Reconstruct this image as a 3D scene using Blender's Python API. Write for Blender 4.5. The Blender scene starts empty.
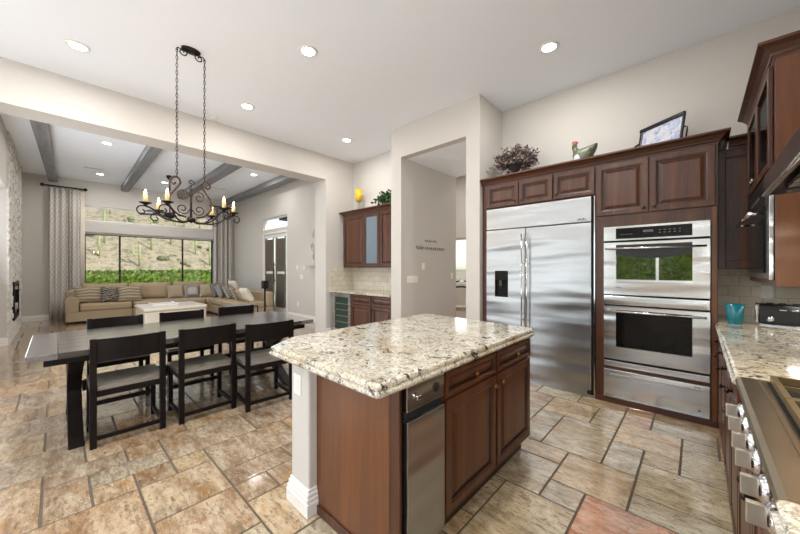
import bpy, math, random
from mathutils import Vector, Matrix
R = math.radians
PI = math.pi
scn = bpy.context.scene
COL = scn.collection

# ------------------------------------------------------------------ camera, world, lights, exposure
cam = bpy.data.cameras.new('camera')
cam.sensor_width = 36.0
cam.lens = 36.0 * 320 / 800
cam.shift_y = 1.0 / 800
cam.clip_start = 0.02
cam.clip_end = 400
camo = bpy.data.objects.new('camera', cam)
COL.objects.link(camo)
camo.location = (0, 0, 1.37)
camo.rotation_euler = (R(90), 0, math.atan2(298, 320))
scn.camera = camo

world = bpy.data.worlds.new('world')
scn.world = world
world.use_nodes = True
wn = world.node_tree.nodes
wl = world.node_tree.links
wn.clear()
wo = wn.new('ShaderNodeOutputWorld')
wb = wn.new('ShaderNodeBackground')
ws = wn.new('ShaderNodeTexSky')
ws.sky_type = 'NISHITA'
ws.sun_disc = False
ws.sun_elevation = R(48)
ws.sun_rotation = R(70)
ws.dust_density = 1.0
wb.inputs['Strength'].default_value = 0.26
wl.new(ws.outputs[0], wb.inputs['Color'])
wl.new(wb.outputs[0], wo.inputs['Surface'])

def lamp(name, kind, loc, rot, energy, color=(1, 1, 1), parent=None, **kw):
    l = bpy.data.lights.new(name, kind)
    l.energy = energy
    l.color = color
    for k, v in kw.items():
        setattr(l, k, v)
    o = bpy.data.objects.new(name, l)
    COL.objects.link(o)
    o.location = loc
    o.rotation_euler = rot
    o.parent = parent
    return o

# sun stands behind the house (over +X), so it lights the hillside the window looks at
lamp('sun', 'SUN', (10, 0, 20), (R(-20), R(40), 0), 3.6, (1.0, 0.97, 0.92), angle=R(0.6))
# added area lights that fill the rooms, standing where no source is seen
lamp('fill_south', 'AREA', (-3.3, -3.12, 1.35), (R(-118), 0, R(180)), 30, (0.88, 0.94, 1.0), shape='RECTANGLE', size=2.6, size_y=2.3)
lamp('fill_east', 'AREA', (.70, -1.9, 1.65), (R(122), 0, R(90)), 95, (0.90, 0.95, 1.0), shape='RECTANGLE', size=2.3, size_y=1.4)
lamp('fill_west', 'AREA', (-5.4, -2.2, 1.5), (R(118), 0, R(-90)), 40, (0.90, 0.95, 1.0), shape='RECTANGLE', size=1.6, size_y=2.0)
lamp('fill_living', 'AREA', (-7.4, -0.74, 1.3), (R(112), 0, 0), 55, (0.90, 0.95, 1.0), shape='RECTANGLE', size=1.9, size_y=2.4)

scn.view_settings.view_transform = 'Standard'
scn.view_settings.look = 'None'
scn.view_settings.gamma = 1
scn.view_settings.use_curve_mapping = False
scn.view_settings.exposure = 0.46
scn.cycles.use_denoising = True
scn.cycles.max_bounces = 10
scn.cycles.diffuse_bounces = 6
scn.cycles.sample_clamp_indirect = 6
CAN_POWER = 13
CAN_COLOR = (1.0, 0.985, 0.96)

# ------------------------------------------------------------------ helpers
def tag(o, label=None, cat=None, group=None, kind=None):
    if label: o['label'] = label
    if cat: o['category'] = cat
    if group: o['group'] = group
    if kind: o['kind'] = kind
    return o

def thing(name, label, cat, loc=(0, 0, 0), rz=0, group=None):
    o = bpy.data.objects.new(name, None)
    o.empty_display_size = 0.1
    COL.objects.link(o)
    o.location = loc
    o.rotation_euler = (0, 0, rz)
    return tag(o, label, cat, group)

def kids(o):
    return [c for c in bpy.data.objects if c.parent == o]

def dup(o, loc=None, rz=None, label=None, parent=None):
    c = o.copy()
    COL.objects.link(c)
    c.parent = parent
    if loc is not None: c.location = loc
    if rz is not None: c.rotation_euler = (0, 0, rz)
    if label: c['label'] = label
    for k in kids(o):
        dup(k, parent=c)
    return c

class MB:
    def __init__(s):
        s.v = []; s.f = []; s.m = []; s.sm = []
    def add(s, vs, fs, mi=0, smooth=False):
        n = len(s.v)
        s.v += [tuple(v) for v in vs]
        for f in fs:
            s.f.append([i + n for i in f]); s.m.append(mi); s.sm.append(smooth)
        return s
    def box(s, x0, x1, y0, y1, z0, z1, mi=0):
        if x0 > x1: x0, x1 = x1, x0
        if y0 > y1: y0, y1 = y1, y0
        if z0 > z1: z0, z1 = z1, z0
        return s.add([(x0,y0,z0),(x1,y0,z0),(x1,y1,z0),(x0,y1,z0),(x0,y0,z1),(x1,y0,z1),(x1,y1,z1),(x0,y1,z1)],
                     [(0,3,2,1),(4,5,6,7),(0,1,5,4),(1,2,6,5),(2,3,7,6),(3,0,4,7)], mi)
    def obox(s, c, ax, ay, az, mi=0):      # oriented box, half axes
        c = Vector(c); ax = Vector(ax); ay = Vector(ay); az = Vector(az)
        vs = [c+i*ax+j*ay+k*az for k in (-1,1) for (i,j) in ((-1,-1),(1,-1),(1,1),(-1,1))]
        return s.add(vs, [(0,3,2,1),(4,5,6,7),(0,1,5,4),(1,2,6,5),(2,3,7,6),(3,0,4,7)], mi)
    def tube(s, pts, r, n=8, closed=False, mi=0, flat=None):
        P = [Vector(p) for p in pts]
        m = len(P)
        rs = r if isinstance(r, (list, tuple)) else [r]*m
        T = []
        for i in range(m):
            a = P[i-1] if (i > 0 or closed) else P[i]
            b = P[(i+1) % m] if (i < m-1 or closed) else P[i]
            d = (b-a)
            T.append(d.normalized() if d.length > 1e-9 else Vector((0,0,1)))
        u = T[0].orthogonal().normalized()
        vs = []; fs = []
        for i in range(m):
            u = (u - T[i]*u.dot(T[i]))
            if u.length < 1e-6: u = T[i].orthogonal()
            u.normalize()
            w = T[i].cross(u)
            for k in range(n):
                a = 2*PI*k/n
                vs.append(P[i] + (u*math.cos(a) + w*math.sin(a))*rs[i])
        for i in range(m if closed else m-1):
            j = (i+1) % m
            for k in range(n):
                l = (k+1) % n
                fs.append((i*n+k, i*n+l, j*n+l, j*n+k))
        if not closed:
            s.add(vs, fs, mi, True)
            q = len(s.v)-len(vs)
            s.f.append([q+k for k in range(n)][::-1]); s.f.append([q+(m-1)*n+k for k in range(n)])
            s.m += [mi, mi]; s.sm += [False, False]
            return s
        return s.add(vs, fs, mi, True)
    def cyl(s, p0, p1, r0, r1=None, n=16, mi=0):
        return s.tube([p0, p1], [r0, r1 if r1 is not None else r0], n, mi=mi)
    def lathe(s, prof, c=(0,0,0), n=24, mi=0, M=None):
        vs = []; fs = []
        c = Vector(c)
        for (r, z) in prof:
            for k in range(n):
                a = 2*PI*k/n
                p = Vector((r*math.cos(a), r*math.sin(a), z))
                if M: p = M @ p
                vs.append(c + p)
        for i in range(len(prof)-1):
            for k in range(n):
                l = (k+1) % n
                fs.append((i*n+k, i*n+l, (i+1)*n+l, (i+1)*n+k))
        s.add(vs, fs, mi, True)
        q = len(s.v)-len(vs)
        s.f.append([q+k for k in range(n)][::-1]); s.f.append([q+(len(prof)-1)*n+k for k in range(n)])
        s.m += [mi, mi]; s.sm += [False, False]
        return s
    def ball(s, c, r, nu=12, nv=8, mi=0, fn=None):
        if not isinstance(r, (tuple, list)): r = (r, r, r)
        vs = []; fs = []
        for i in range(nv+1):
            t = PI*i/nv
            for k in range(nu):
                a = 2*PI*k/nu
                p = Vector((math.sin(t)*math.cos(a), math.sin(t)*math.sin(a), math.cos(t)))
                if fn: p = fn(p)
                vs.append((c[0]+p.x*r[0], c[1]+p.y*r[1], c[2]+p.z*r[2]))
        for i in range(nv):
            for k in range(nu):
                l = (k+1) % nu
                fs.append((i*nu+k, (i+1)*nu+k, (i+1)*nu+l, i*nu+l))
        return s.add(vs, fs, mi, True)
    def prism(s, outline, z0, z1, mi=0):
        n = len(outline)
        vs = [(x, y, z0) for x, y in outline] + [(x, y, z1) for x, y in outline]
        fs = [tuple(range(n))[::-1], tuple(range(n, 2*n))]
        for i in range(n):
            j = (i+1) % n
            fs.append((i, j, n+j, n+i))
        return s.add(vs, fs, mi)
    def ext(s, poly, axis, a0, a1, mi=0):  # extrude a 2D polygon: axis x -> poly is (y,z); y -> (x,z)
        n = len(poly)
        g = (lambda a, p: (a, p[0], p[1])) if axis == 'x' else (lambda a, p: (p[0], a, p[1]))
        vs = [g(a0, p) for p in poly] + [g(a1, p) for p in poly]
        fs = [tuple(range(n))[::-1], tuple(range(n, 2*n))]
        for i in range(n):
            j = (i+1) % n
            fs.append((i, j, n+j, n+i))
        return s.add(vs, fs, mi)
    def obj(s, name, mats, parent=None, loc=(0,0,0), rot=(0,0,0), bevel=0, seg=2, smooth=None, sub=0, recalc=True):
        me = bpy.data.meshes.new(name)
        me.from_pydata(s.v, [], s.f)
        if not isinstance(mats, (list, tuple)): mats = [mats]
        for m in mats: me.materials.append(m)
        for p, mi, sm in zip(me.polygons, s.m, s.sm):
            p.material_index = mi
            p.use_smooth = sm if smooth is None else smooth
        if recalc:
            import bmesh
            b = bmesh.new(); b.from_mesh(me)
            bmesh.ops.recalc_face_normals(b, faces=b.faces)
            b.to_mesh(me); b.free()
        me.update()
        o = bpy.data.objects.new(name, me)
        COL.objects.link(o)
        o.location = loc; o.rotation_euler = rot
        o.parent = parent
        if bevel:
            md = o.modifiers.new('bevel', 'BEVEL')
            md.width = bevel; md.segments = seg; md.limit_method = 'ANGLE'; md.angle_limit = R(40)
            md.harden_normals = False
        if sub:
            md = o.modifiers.new('sub', 'SUBSURF'); md.levels = sub; md.render_levels = sub
        return o

def B(*a, mi=0): return MB().box(*a, mi=mi)

def struct(o): o['kind'] = 'structure'; return o

# ------------------------------------------------------------------ materials
def s2l(c):
    return tuple(((x/255)/12.92 if x/255 <= 0.04045 else ((x/255+0.055)/1.055)**2.4) for x in c) + (1,)

class NT:
    def __init__(s, name):
        s.mat = bpy.data.materials.new(name); s.mat.use_nodes = True
        s.t = s.mat.node_tree; s.n = s.t.nodes; s.p = s.n['Principled BSDF']
    def new(s, k, **kw):
        o = s.n.new(k)
        for a, v in kw.items():
            if a in o.inputs.keys() if hasattr(o, 'inputs') else False: o.inputs[a].default_value = v
            else: setattr(o, a, v)
        return o
    def link(s, a, b): s.t.links.new(a, b)
    def coord(s, scale=(1,1,1), kind='Object', rot=(0,0,0)):
        tc = s.n.new('ShaderNodeTexCoord'); mp = s.n.new('ShaderNodeMapping')
        mp.inputs['Scale'].default_value = scale
        mp.inputs['Rotation'].default_value = rot
        s.link(tc.outputs[kind], mp.inputs['Vector']); return mp.outputs['Vector']
    def noise(s, vec, scale, detail=4, rough=.5, dist=0):
        o = s.n.new('ShaderNodeTexNoise')
        o.inputs['Scale'].default_value = scale; o.inputs['Detail'].default_value = detail
        o.inputs['Roughness'].default_value = rough; o.inputs['Distortion'].default_value = dist
        if vec: s.link(vec, o.inputs['Vector'])
        return o.outputs['Fac']
    def ramp(s, fac, stops):
        o = s.n.new('ShaderNodeValToRGB'); cr = o.color_ramp
        while len(cr.elements) < len(stops): cr.elements.new(0.5)
        for e, (p, c) in zip(cr.elements, stops): e.position = p; e.color = c
        s.link(fac, o.inputs['Fac']); return o.outputs['Color']
    def mix(s, fac, a, b, mode='MIX'):
        o = s.n.new('ShaderNodeMix'); o.data_type = 'RGBA'; o.blend_type = mode
        for sock, val in ((o.inputs[0], fac), (o.inputs[6], a), (o.inputs[7], b)):
            if isinstance(val, (int, float, tuple)): sock.default_value = val
            else: s.link(val, sock)
        return o.outputs[2]
    def bump(s, h, strength=.2, dist=.01):
        o = s.n.new('ShaderNodeBump'); o.inputs['Strength'].default_value = strength; o.inputs['Distance'].default_value = dist
        s.link(h, o.inputs['Height']); s.link(o.outputs[0], s.p.inputs['Normal'])
    def set(s, **kw):
        for k, v in kw.items():
            s.p.inputs[k.replace('_', ' ')].default_value = v
        return s

def plain(name, rgb, rough=.5, metal=0, coat=0, var=.06, scale=30, bump=0):
    m = NT(name); c = s2l(rgb)
    n = m.noise(m.coord(), scale)
    lo = tuple(x*(1-var) for x in c[:3]) + (1,); hi = tuple(min(1, x*(1+var)) for x in c[:3]) + (1,)
    m.link(m.ramp(n, [(.3, lo), (.7, hi)]), m.p.inputs['Base Color'])
    m.set(Roughness=rough, Metallic=metal, Coat_Weight=coat)
    if bump: m.bump(n, bump, .004)
    return m.mat

def wood(name, dark, mid, light, axis='z', rough=.38, coat=.12, sc=9):
    m = NT(name)
    s = {'z': (1, 1, .07), 'x': (.07, 1, 1), 'y': (1, .07, 1)}[axis]
    v = m.coord(s)
    n1 = m.noise(v, sc, 6, .6, .6); n2 = m.noise(v, sc*6, 3, .6)
    c1 = m.ramp(n1, [(.25, s2l(dark)), (.5, s2l(mid)), (.78, s2l(light))])
    c = m.mix(.35, c1, m.ramp(n2, [(.3, s2l(dark)), (.7, s2l(light))]))
    m.link(c, m.p.inputs['Base Color'])
    m.set(Roughness=rough, Coat_Weight=coat, Coat_Roughness=.18)
    m.bump(n2, .05, .002)
    return m.mat

def emis(name, rgb, st):
    m = NT(name); m.p.inputs['Base Color'].default_value = rgb + (1,)
    m.p.inputs['Emission Color'].default_value = rgb + (1,); m.p.inputs['Emission Strength'].default_value = st
    return m.mat

def glassmat(name, tint=(1, 1, 1), refl=.08, rough=.0):
    m = NT(name); m.n.remove(m.p)
    out = [n for n in m.n if n.type == 'OUTPUT_MATERIAL'][0]
    t = m.n.new('ShaderNodeBsdfTransparent'); t.inputs[0].default_value = tint + (1,)
    g = m.n.new('ShaderNodeBsdfGlossy'); g.inputs['Roughness'].default_value = rough
    x = m.n.new('ShaderNodeMixShader'); x.inputs[0].default_value = refl
    m.link(t.outputs[0], x.inputs[1]); m.link(g.outputs[0], x.inputs[2]); m.link(x.outputs[0], out.inputs['Surface'])
    return m.mat

M = {}
M['wall'] = plain('wall_paint', (202, 197, 190), .75, var=.02, scale=60, bump=.05)
M['ceil'] = plain('ceiling_paint', (240, 244, 250), .85, var=.015, scale=80, bump=.05)
M['trim'] = plain('white_trim', (232, 230, 224), .4, var=.02)
M['white'] = plain('white_plastic', (236, 234, 228), .35, var=.02)
M['wood'] = wood('cherry_wood', (34, 15, 7), (70, 35, 15), (104, 57, 26))
M['woodx'] = wood('cherry_wood_horizontal', (34, 15, 7), (70, 35, 15), (104, 57, 26), 'x')
M['woody'] = wood('cherry_wood_depth', (34, 15, 7), (70, 35, 15), (104, 57, 26), 'y')
M['panel'] = wood('lit_cherry', (72, 37, 14), (102, 57, 24), (122, 73, 35), 'z', .4, .2, 6)  # cherry with the light on these panels put into its colour
M['groove'] = wood('dark_groove', (18, 9, 6), (30, 15, 10), (40, 20, 13))  # darker wood tone for door grooves and toe kicks
M['black'] = plain('black_plastic', (14, 14, 15), .3, var=.2)
M['gap'] = plain('dark_gap', (8, 8, 8), .9)
M['chair'] = wood('espresso_wood', (9, 6, 5), (18, 12, 10), (28, 19, 16), 'z', .45, .0)
M['chair'].node_tree.nodes['Principled BSDF'].inputs['Specular IOR Level'].default_value = .18
M['seat'] = wood('seat_sheen', (104, 97, 90), (132, 124, 115), (156, 148, 138), 'y', .3, .5)  # pale tone has the window reflection on the seats put into it
M['iron'] = plain('wrought_iron', (38, 32, 30), .5, .6, var=.3)
M['rust'] = plain('rusted_iron', (66, 47, 38), .55, .5, var=.3)
M['brass'] = plain('antique_brass', (150, 112, 58), .3, 1)
M['pewter'] = plain('pewter_knob', (70, 62, 58), .35, 1)
M['chrome'] = plain('chrome', (215, 215, 218), .12, 1, var=.02)
M['glass'] = glassmat('window_glass', (1, 1, 1), .05)
M['ovenglass'] = NT('oven_glass').set(Base_Color=(.006, .006, .007, 1), Roughness=.03, Specular_IOR_Level=1.0, Coat_Weight=1.0, Coat_Roughness=.01, Coat_IOR=4.0).mat
M['ovenglass2'] = NT('dark_oven_glass').set(Base_Color=(.003, .003, .003, 1), Specular_IOR_Level=.2, Roughness=.06).mat
M['cabglass'] = NT('reeded_glass').set(Base_Color=(.17, .22, .27, 1), Roughness=.12, Metallic=.0, Coat_Weight=.6).mat
M['bulb'] = emis('bulb_glow', (1.0, .72, .38), 14)
M['can'] = emis('downlight_lens', (1.0, .95, .88), 14)
M['wax'] = plain('candle_wax', (226, 196, 140), .5)
M['yellow'] = NT('yellow_candle').set(Base_Color=(.85, .5, .02, 1), Roughness=.3, Emission_Color=(.9, .5, .02, 1), Emission_Strength=.0).mat
M['teal'] = plain('teal_plastic', (2, 104, 120), .25)
M['leaf'] = plain('green_leaf', (52, 84, 40), .5, var=.4)
M['dryleaf'] = plain('dried_eucalyptus', (88, 80, 76), .7, var=.4)
M['drypink'] = plain('dried_petals', (168, 144, 134), .7, var=.3)
M['basket'] = plain('wicker', (126, 88, 62), .7, var=.3, bump=.4)
M['curtain_rod'] = M['iron']
M['letter'] = plain('lettering_paint', (112, 102, 92), .8)
M['shutter'] = plain('shutter_paint', (112, 104, 96), .5)
M['shade'] = plain('shade_fabric', (196, 192, 186), .8, var=.02)
M['darkframe'] = plain('bronze_frame', (30, 27, 25), .4, .3)

def steel_mat(name, c=(.62, .62, .63), rough=.26, stretch='x'):
    m = NT(name)
    sc = {'x': (.6, .6, 60), 'z': (60, 60, .6)}[stretch]
    n = m.noise(m.coord(sc), 6, 3, .6)
    m.link(m.ramp(n, [(.3, tuple(x*.93 for x in c)+(1,)), (.7, tuple(x*1.05 for x in c)+(1,))]), m.p.inputs['Base Color'])
    w = m.noise(m.coord((.5, .5, 3.2)), 1.6, 1, .4)
    m.bump(w, .7, .06)
    m.set(Metallic=1, Roughness=rough)
    return m.mat
M['steel'] = steel_mat('brushed_steel', (.40, .405, .41), .3)
M['steel2'] = steel_mat('appliance_steel', (.58, .58, .575), .22)
M['grip'] = plain('satin_nickel', (184, 178, 166), .38, .8, var=.03)
M['hood'] = steel_mat('dark_hood_steel', (.16, .13, .12), .3)
M['sheensteel'] = plain('rangetop_steel', (196, 184, 160), .3, 1, var=.05, scale=8)  # gold-brown reflections on the steel put into its base colour

def granite():
    m = NT('granite'); v = m.coord()
    big = m.noise(m.coord((1, 1.5, 1), rot=(0, 0, .5)), 2.6, 5, .6, 1.2)
    med = m.noise(v, 15, 7, .72, 1.0)
    med2 = m.noise(m.coord((1.3, 1, 1), rot=(.3, .2, 1)), 30, 6, .72, .8)
    fine = m.noise(v, 85, 4, .7, .4)
    base = m.ramp(big, [(.3, s2l((178, 156, 124))), (.42, s2l((206, 198, 176))), (.58, s2l((223, 219, 206))), (.76, s2l((194, 176, 144)))])
    s0 = m.ramp(fine, [(.42, (.75, .75, .75, 1)), (.52, (0, 0, 0, 1))])
    c = m.mix(s0, base, s2l((150, 142, 126)))
    s1 = m.ramp(med, [(.40, (1, 1, 1, 1)), (.44, (0, 0, 0, 1))])
    c = m.mix(s1, c, s2l((58, 54, 48)))
    s2 = m.ramp(med2, [(.36, (1, 1, 1, 1)), (.41, (0, 0, 0, 1))])
    c = m.mix(s2, c, s2l((96, 86, 72)))
    s3 = m.ramp(med, [(.62, (0, 0, 0, 1)), (.70, (.8, .8, .8, 1))])
    c = m.mix(s3, c, s2l((176, 142, 100)))
    veins = m.ramp(m.noise(v, 6, 7, .7, 1.8), [(.475, (0, 0, 0, 1)), (.5, (.6, .6, .6, 1)), (.525, (0, 0, 0, 1))])
    c = m.mix(veins, c, s2l((120, 110, 98)))
    m.link(c, m.p.inputs['Base Color'])
    m.set(Roughness=.12, Coat_Weight=.3, Coat_Roughness=.05)
    return m.mat
M['granite'] = granite()

def travertine():
    m = NT('travertine_tile')
    at = m.n.new('ShaderNodeAttribute'); at.attribute_name = 'tint'
    ar = m.n.new('ShaderNodeAttribute'); ar.attribute_name = 'rnd'
    v = m.coord()
    add = m.n.new('ShaderNodeVectorMath'); add.operation = 'ADD'
    m.link(v, add.inputs[0]); m.link(ar.outputs['Vector'], add.inputs[1])
    vv = add.outputs[0]
    mp = m.n.new('ShaderNodeMapping'); mp.inputs['Scale'].default_value = (1, 2.8, 1); m.link(vv, mp.inputs['Vector'])
    cl = m.noise(mp.outputs[0], 3.4, 8, .68, .5)
    cl2 = m.noise(vv, 4.5, 7, .7, .6)
    fi = m.noise(mp.outputs[0], 15, 9, .78, .3)
    pit = m.noise(vv, 60, 4, .75, .6)
    dark = m.mix(.38, at.outputs['Color'], s2l((112, 80, 50)))
    lite = m.mix(.42, at.outputs['Color'], s2l((224, 212, 186)))
    c = m.mix(m.ramp(cl, [(.38, (0, 0, 0, 1)), (.5, (.5, .5, .5, 1)), (.62, (1, 1, 1, 1))]), dark, lite)
    c = m.mix(m.ramp(cl2, [(.56, (0, 0, 0, 1)), (.70, (.7, .7, .7, 1))]), c, s2l((172, 124, 66)))
    c = m.mix(m.ramp(cl2, [(.30, (.7, .7, .7, 1)), (.42, (0, 0, 0, 1))]), c, s2l((124, 106, 88)))
    c = m.mix(m.ramp(fi, [(.38, (1, 1, 1, 1)), (.48, (0, 0, 0, 1))]), c, s2l((98, 80, 60)))
    c = m.mix(m.ramp(fi, [(.54, (0, 0, 0, 1)), (.70, (.8, .8, .8, 1))]), c, s2l((206, 196, 170)))
    c = m.mix(m.ramp(pit, [(.34, (.9, .9, .9, 1)), (.40, (0, 0, 0, 1))]), c, s2l((84, 68, 52)))
    m.link(c, m.p.inputs['Base Color'])
    rr = m.ramp(fi, [(.3, (.36, .36, .36, 1)), (.6, (.14, .14, .14, 1))])
    m.link(rr, m.p.inputs['Roughness'])
    m.set(Specular_IOR_Level=.6, Coat_Weight=.8, Coat_Roughness=.10, Coat_IOR=1.6)
    m.bump(pit, .12, .004)
    return m.mat
M['tile'] = travertine()
M['grout'] = plain('grout', (92, 80, 66), .8, var=.15)

def curtain_mat():
    m = NT('curtain_print'); v = m.coord((1, 1, 1))
    sx = m.n.new('ShaderNodeSeparateXYZ'); m.link(v, sx.inputs[0])
    def tri(sock, sc, off=0):
        a = m.n.new('ShaderNodeMath'); a.operation = 'MULTIPLY_ADD'; a.inputs[1].default_value = sc; a.inputs[2].default_value = off; m.link(sock, a.inputs[0])
        b = m.n.new('ShaderNodeMath'); b.operation = 'PINGPONG'; b.inputs[1].default_value = .5; m.link(a.outputs[0], b.inputs[0]); return b.outputs[0]
    a = tri(sx.outputs[1], 13); b = tri(sx.outputs[2], 7.5)
    s_ = m.n.new('ShaderNodeMath'); s_.operation = 'ADD'; m.link(a, s_.inputs[0]); m.link(b, s_.inputs[1])
    d = m.ramp(s_.outputs[0], [(.36, (0, 0, 0, 1)), (.41, (1, 1, 1, 1)), (.52, (1, 1, 1, 1)), (.57, (0, 0, 0, 1))])
    c = m.mix(d, s2l((202, 196, 189)), s2l((222, 217, 210)))
    m.link(c, m.p.inputs['Base Color']); m.set(Roughness=.85)
    return m.mat
M['curtain'] = curtain_mat()
M['curtain_dark'] = plain('curtain_stripe', (126, 118, 112), .85)

def stripe_mat(name, a, b, c3, sc=9, axis=0, dist=1.5):
    m = NT(name)
    w = m.n.new('ShaderNodeTexWave'); w.inputs['Scale'].default_value = sc; w.inputs['Distortion'].default_value = dist
    w.inputs['Detail'].default_value = 2; w.bands_direction = 'XYZ'[axis]
    m.link(m.coord(), w.inputs['Vector'])
    m.link(m.ramp(w.outputs['Fac'], [(.2, s2l(a)), (.5, s2l(b)), (.8, s2l(c3))]), m.p.inputs['Base Color'])
    m.set(Roughness=.9); return m.mat
M['pil_stripe'] = stripe_mat('pillow_wavy_stripe', (126, 116, 98), (152, 134, 102), (172, 158, 132), 4, 2, 4)
M['pil_dark'] = stripe_mat('pillow_dark_print', (50, 48, 50), (92, 86, 80), (150, 140, 124), 7, 2, 12)
M['pil_grey'] = stripe_mat('pillow_grey_stripe', (128, 125, 120), (150, 146, 140), (176, 171, 163), 5, 1, 1)
M['pil_tan'] = plain('pillow_tan', (168, 152, 130), .9)
M['pil_cream'] = plain('pillow_cream', (212, 204, 188), .9)
M['pil_grey2'] = plain('pillow_slate', (118, 116, 114), .9)
M['sofa'] = plain('sofa_linen', (168, 148, 120), .92, var=.06, scale=90, bump=.1)
M['ottoman'] = plain('ottoman_leather', (214, 204, 188), .5, var=.03)
M['stone'] = plain('ledger_stone', (214, 210, 202), .9, var=.22, scale=14, bump=.5)
def table_mat(name, d, mi, l, ax):
    m = wood(name, d, mi, l, ax, .22, .9, 7); m.node_tree.nodes['Principled BSDF'].inputs['Coat IOR'].default_value = 1.9; return m
M['table'] = table_mat('table_top_wood', (36, 32, 31), (62, 56, 53), (88, 80, 76), 'y')
M['tableend'] = table_mat('table_end_wood', (78, 74, 74), (112, 108, 106), (140, 136, 134), 'x')
M['beam'] = wood('grey_beam', (100, 100, 102), (128, 128, 130), (156, 156, 158), 'x', .7, 0)
def splash_mat():
    m = NT('backsplash_tile')
    b = m.n.new('ShaderNodeTexBrick')
    b.inputs['Scale'].default_value = 1; b.inputs['Brick Width'].default_value = .15; b.inputs['Row Height'].default_value = .1
    b.inputs['Mortar Size'].default_value = .003; b.inputs['Color1'].default_value = s2l((216, 208, 190)); b.inputs['Color2'].default_value = s2l((200, 191, 172)); b.inputs['Mortar'].default_value = s2l((150, 142, 128))
    tc = m.n.new('ShaderNodeTexCoord'); sp = m.n.new('ShaderNodeSeparateXYZ'); cb = m.n.new('ShaderNodeCombineXYZ')
    ad = m.n.new('ShaderNodeMath'); ad.operation = 'ADD'
    m.link(tc.outputs['Object'], sp.inputs[0]); m.link(sp.outputs[0], ad.inputs[0]); m.link(sp.outputs[1], ad.inputs[1])
    m.link(ad.outputs[0], cb.inputs[0]); m.link(sp.outputs[2], cb.inputs[1]); m.link(cb.outputs[0], b.inputs['Vector'])
    n = m.noise(m.coord(), 12, 5, .6)
    m.link(m.mix(.35, b.outputs['Color'], m.ramp(n, [(.3, s2l((186, 174, 154))), (.7, s2l((226, 218, 202)))])), m.p.inputs['Base Color'])
    m.set(Roughness=.45); return m.mat
M['splash'] = splash_mat()
def hill_mat():
    m = NT('desert_ground'); v = m.coord()
    n = m.noise(v, .35, 8, .7, .5); n2 = m.noise(v, 1.6, 8, .8)
    c = m.mix(.72, m.ramp(n, [(.3, s2l((112, 110, 78))), (.5, s2l((140, 126, 98))), (.7, s2l((158, 142, 116)))]), m.ramp(n2, [(.42, s2l((84, 90, 54))), (.53, s2l((156, 140, 112)))]))
    m.link(c, m.p.inputs['Base Color']); m.set(Roughness=1); return m.mat
M['hill'] = hill_mat()
M['hedge'] = plain('hedge_leaf', (112, 138, 40), .6, var=.45, scale=6)
M['saguaro'] = plain('saguaro_skin', (150, 156, 104), .8, var=.2)
M['brush'] = plain('desert_brush', (96, 100, 66), .9, var=.4, scale=2)
M['patio'] = plain('patio_concrete', (178, 164, 144), .9)
M['fanblade'] = plain('fan_blade', (84, 92, 104), .18, var=.1, coat=.8)  # blue-grey holds the sky reflection on the blades
M['eave'] = plain('brown_eave', (62, 40, 32), .7)

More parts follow.
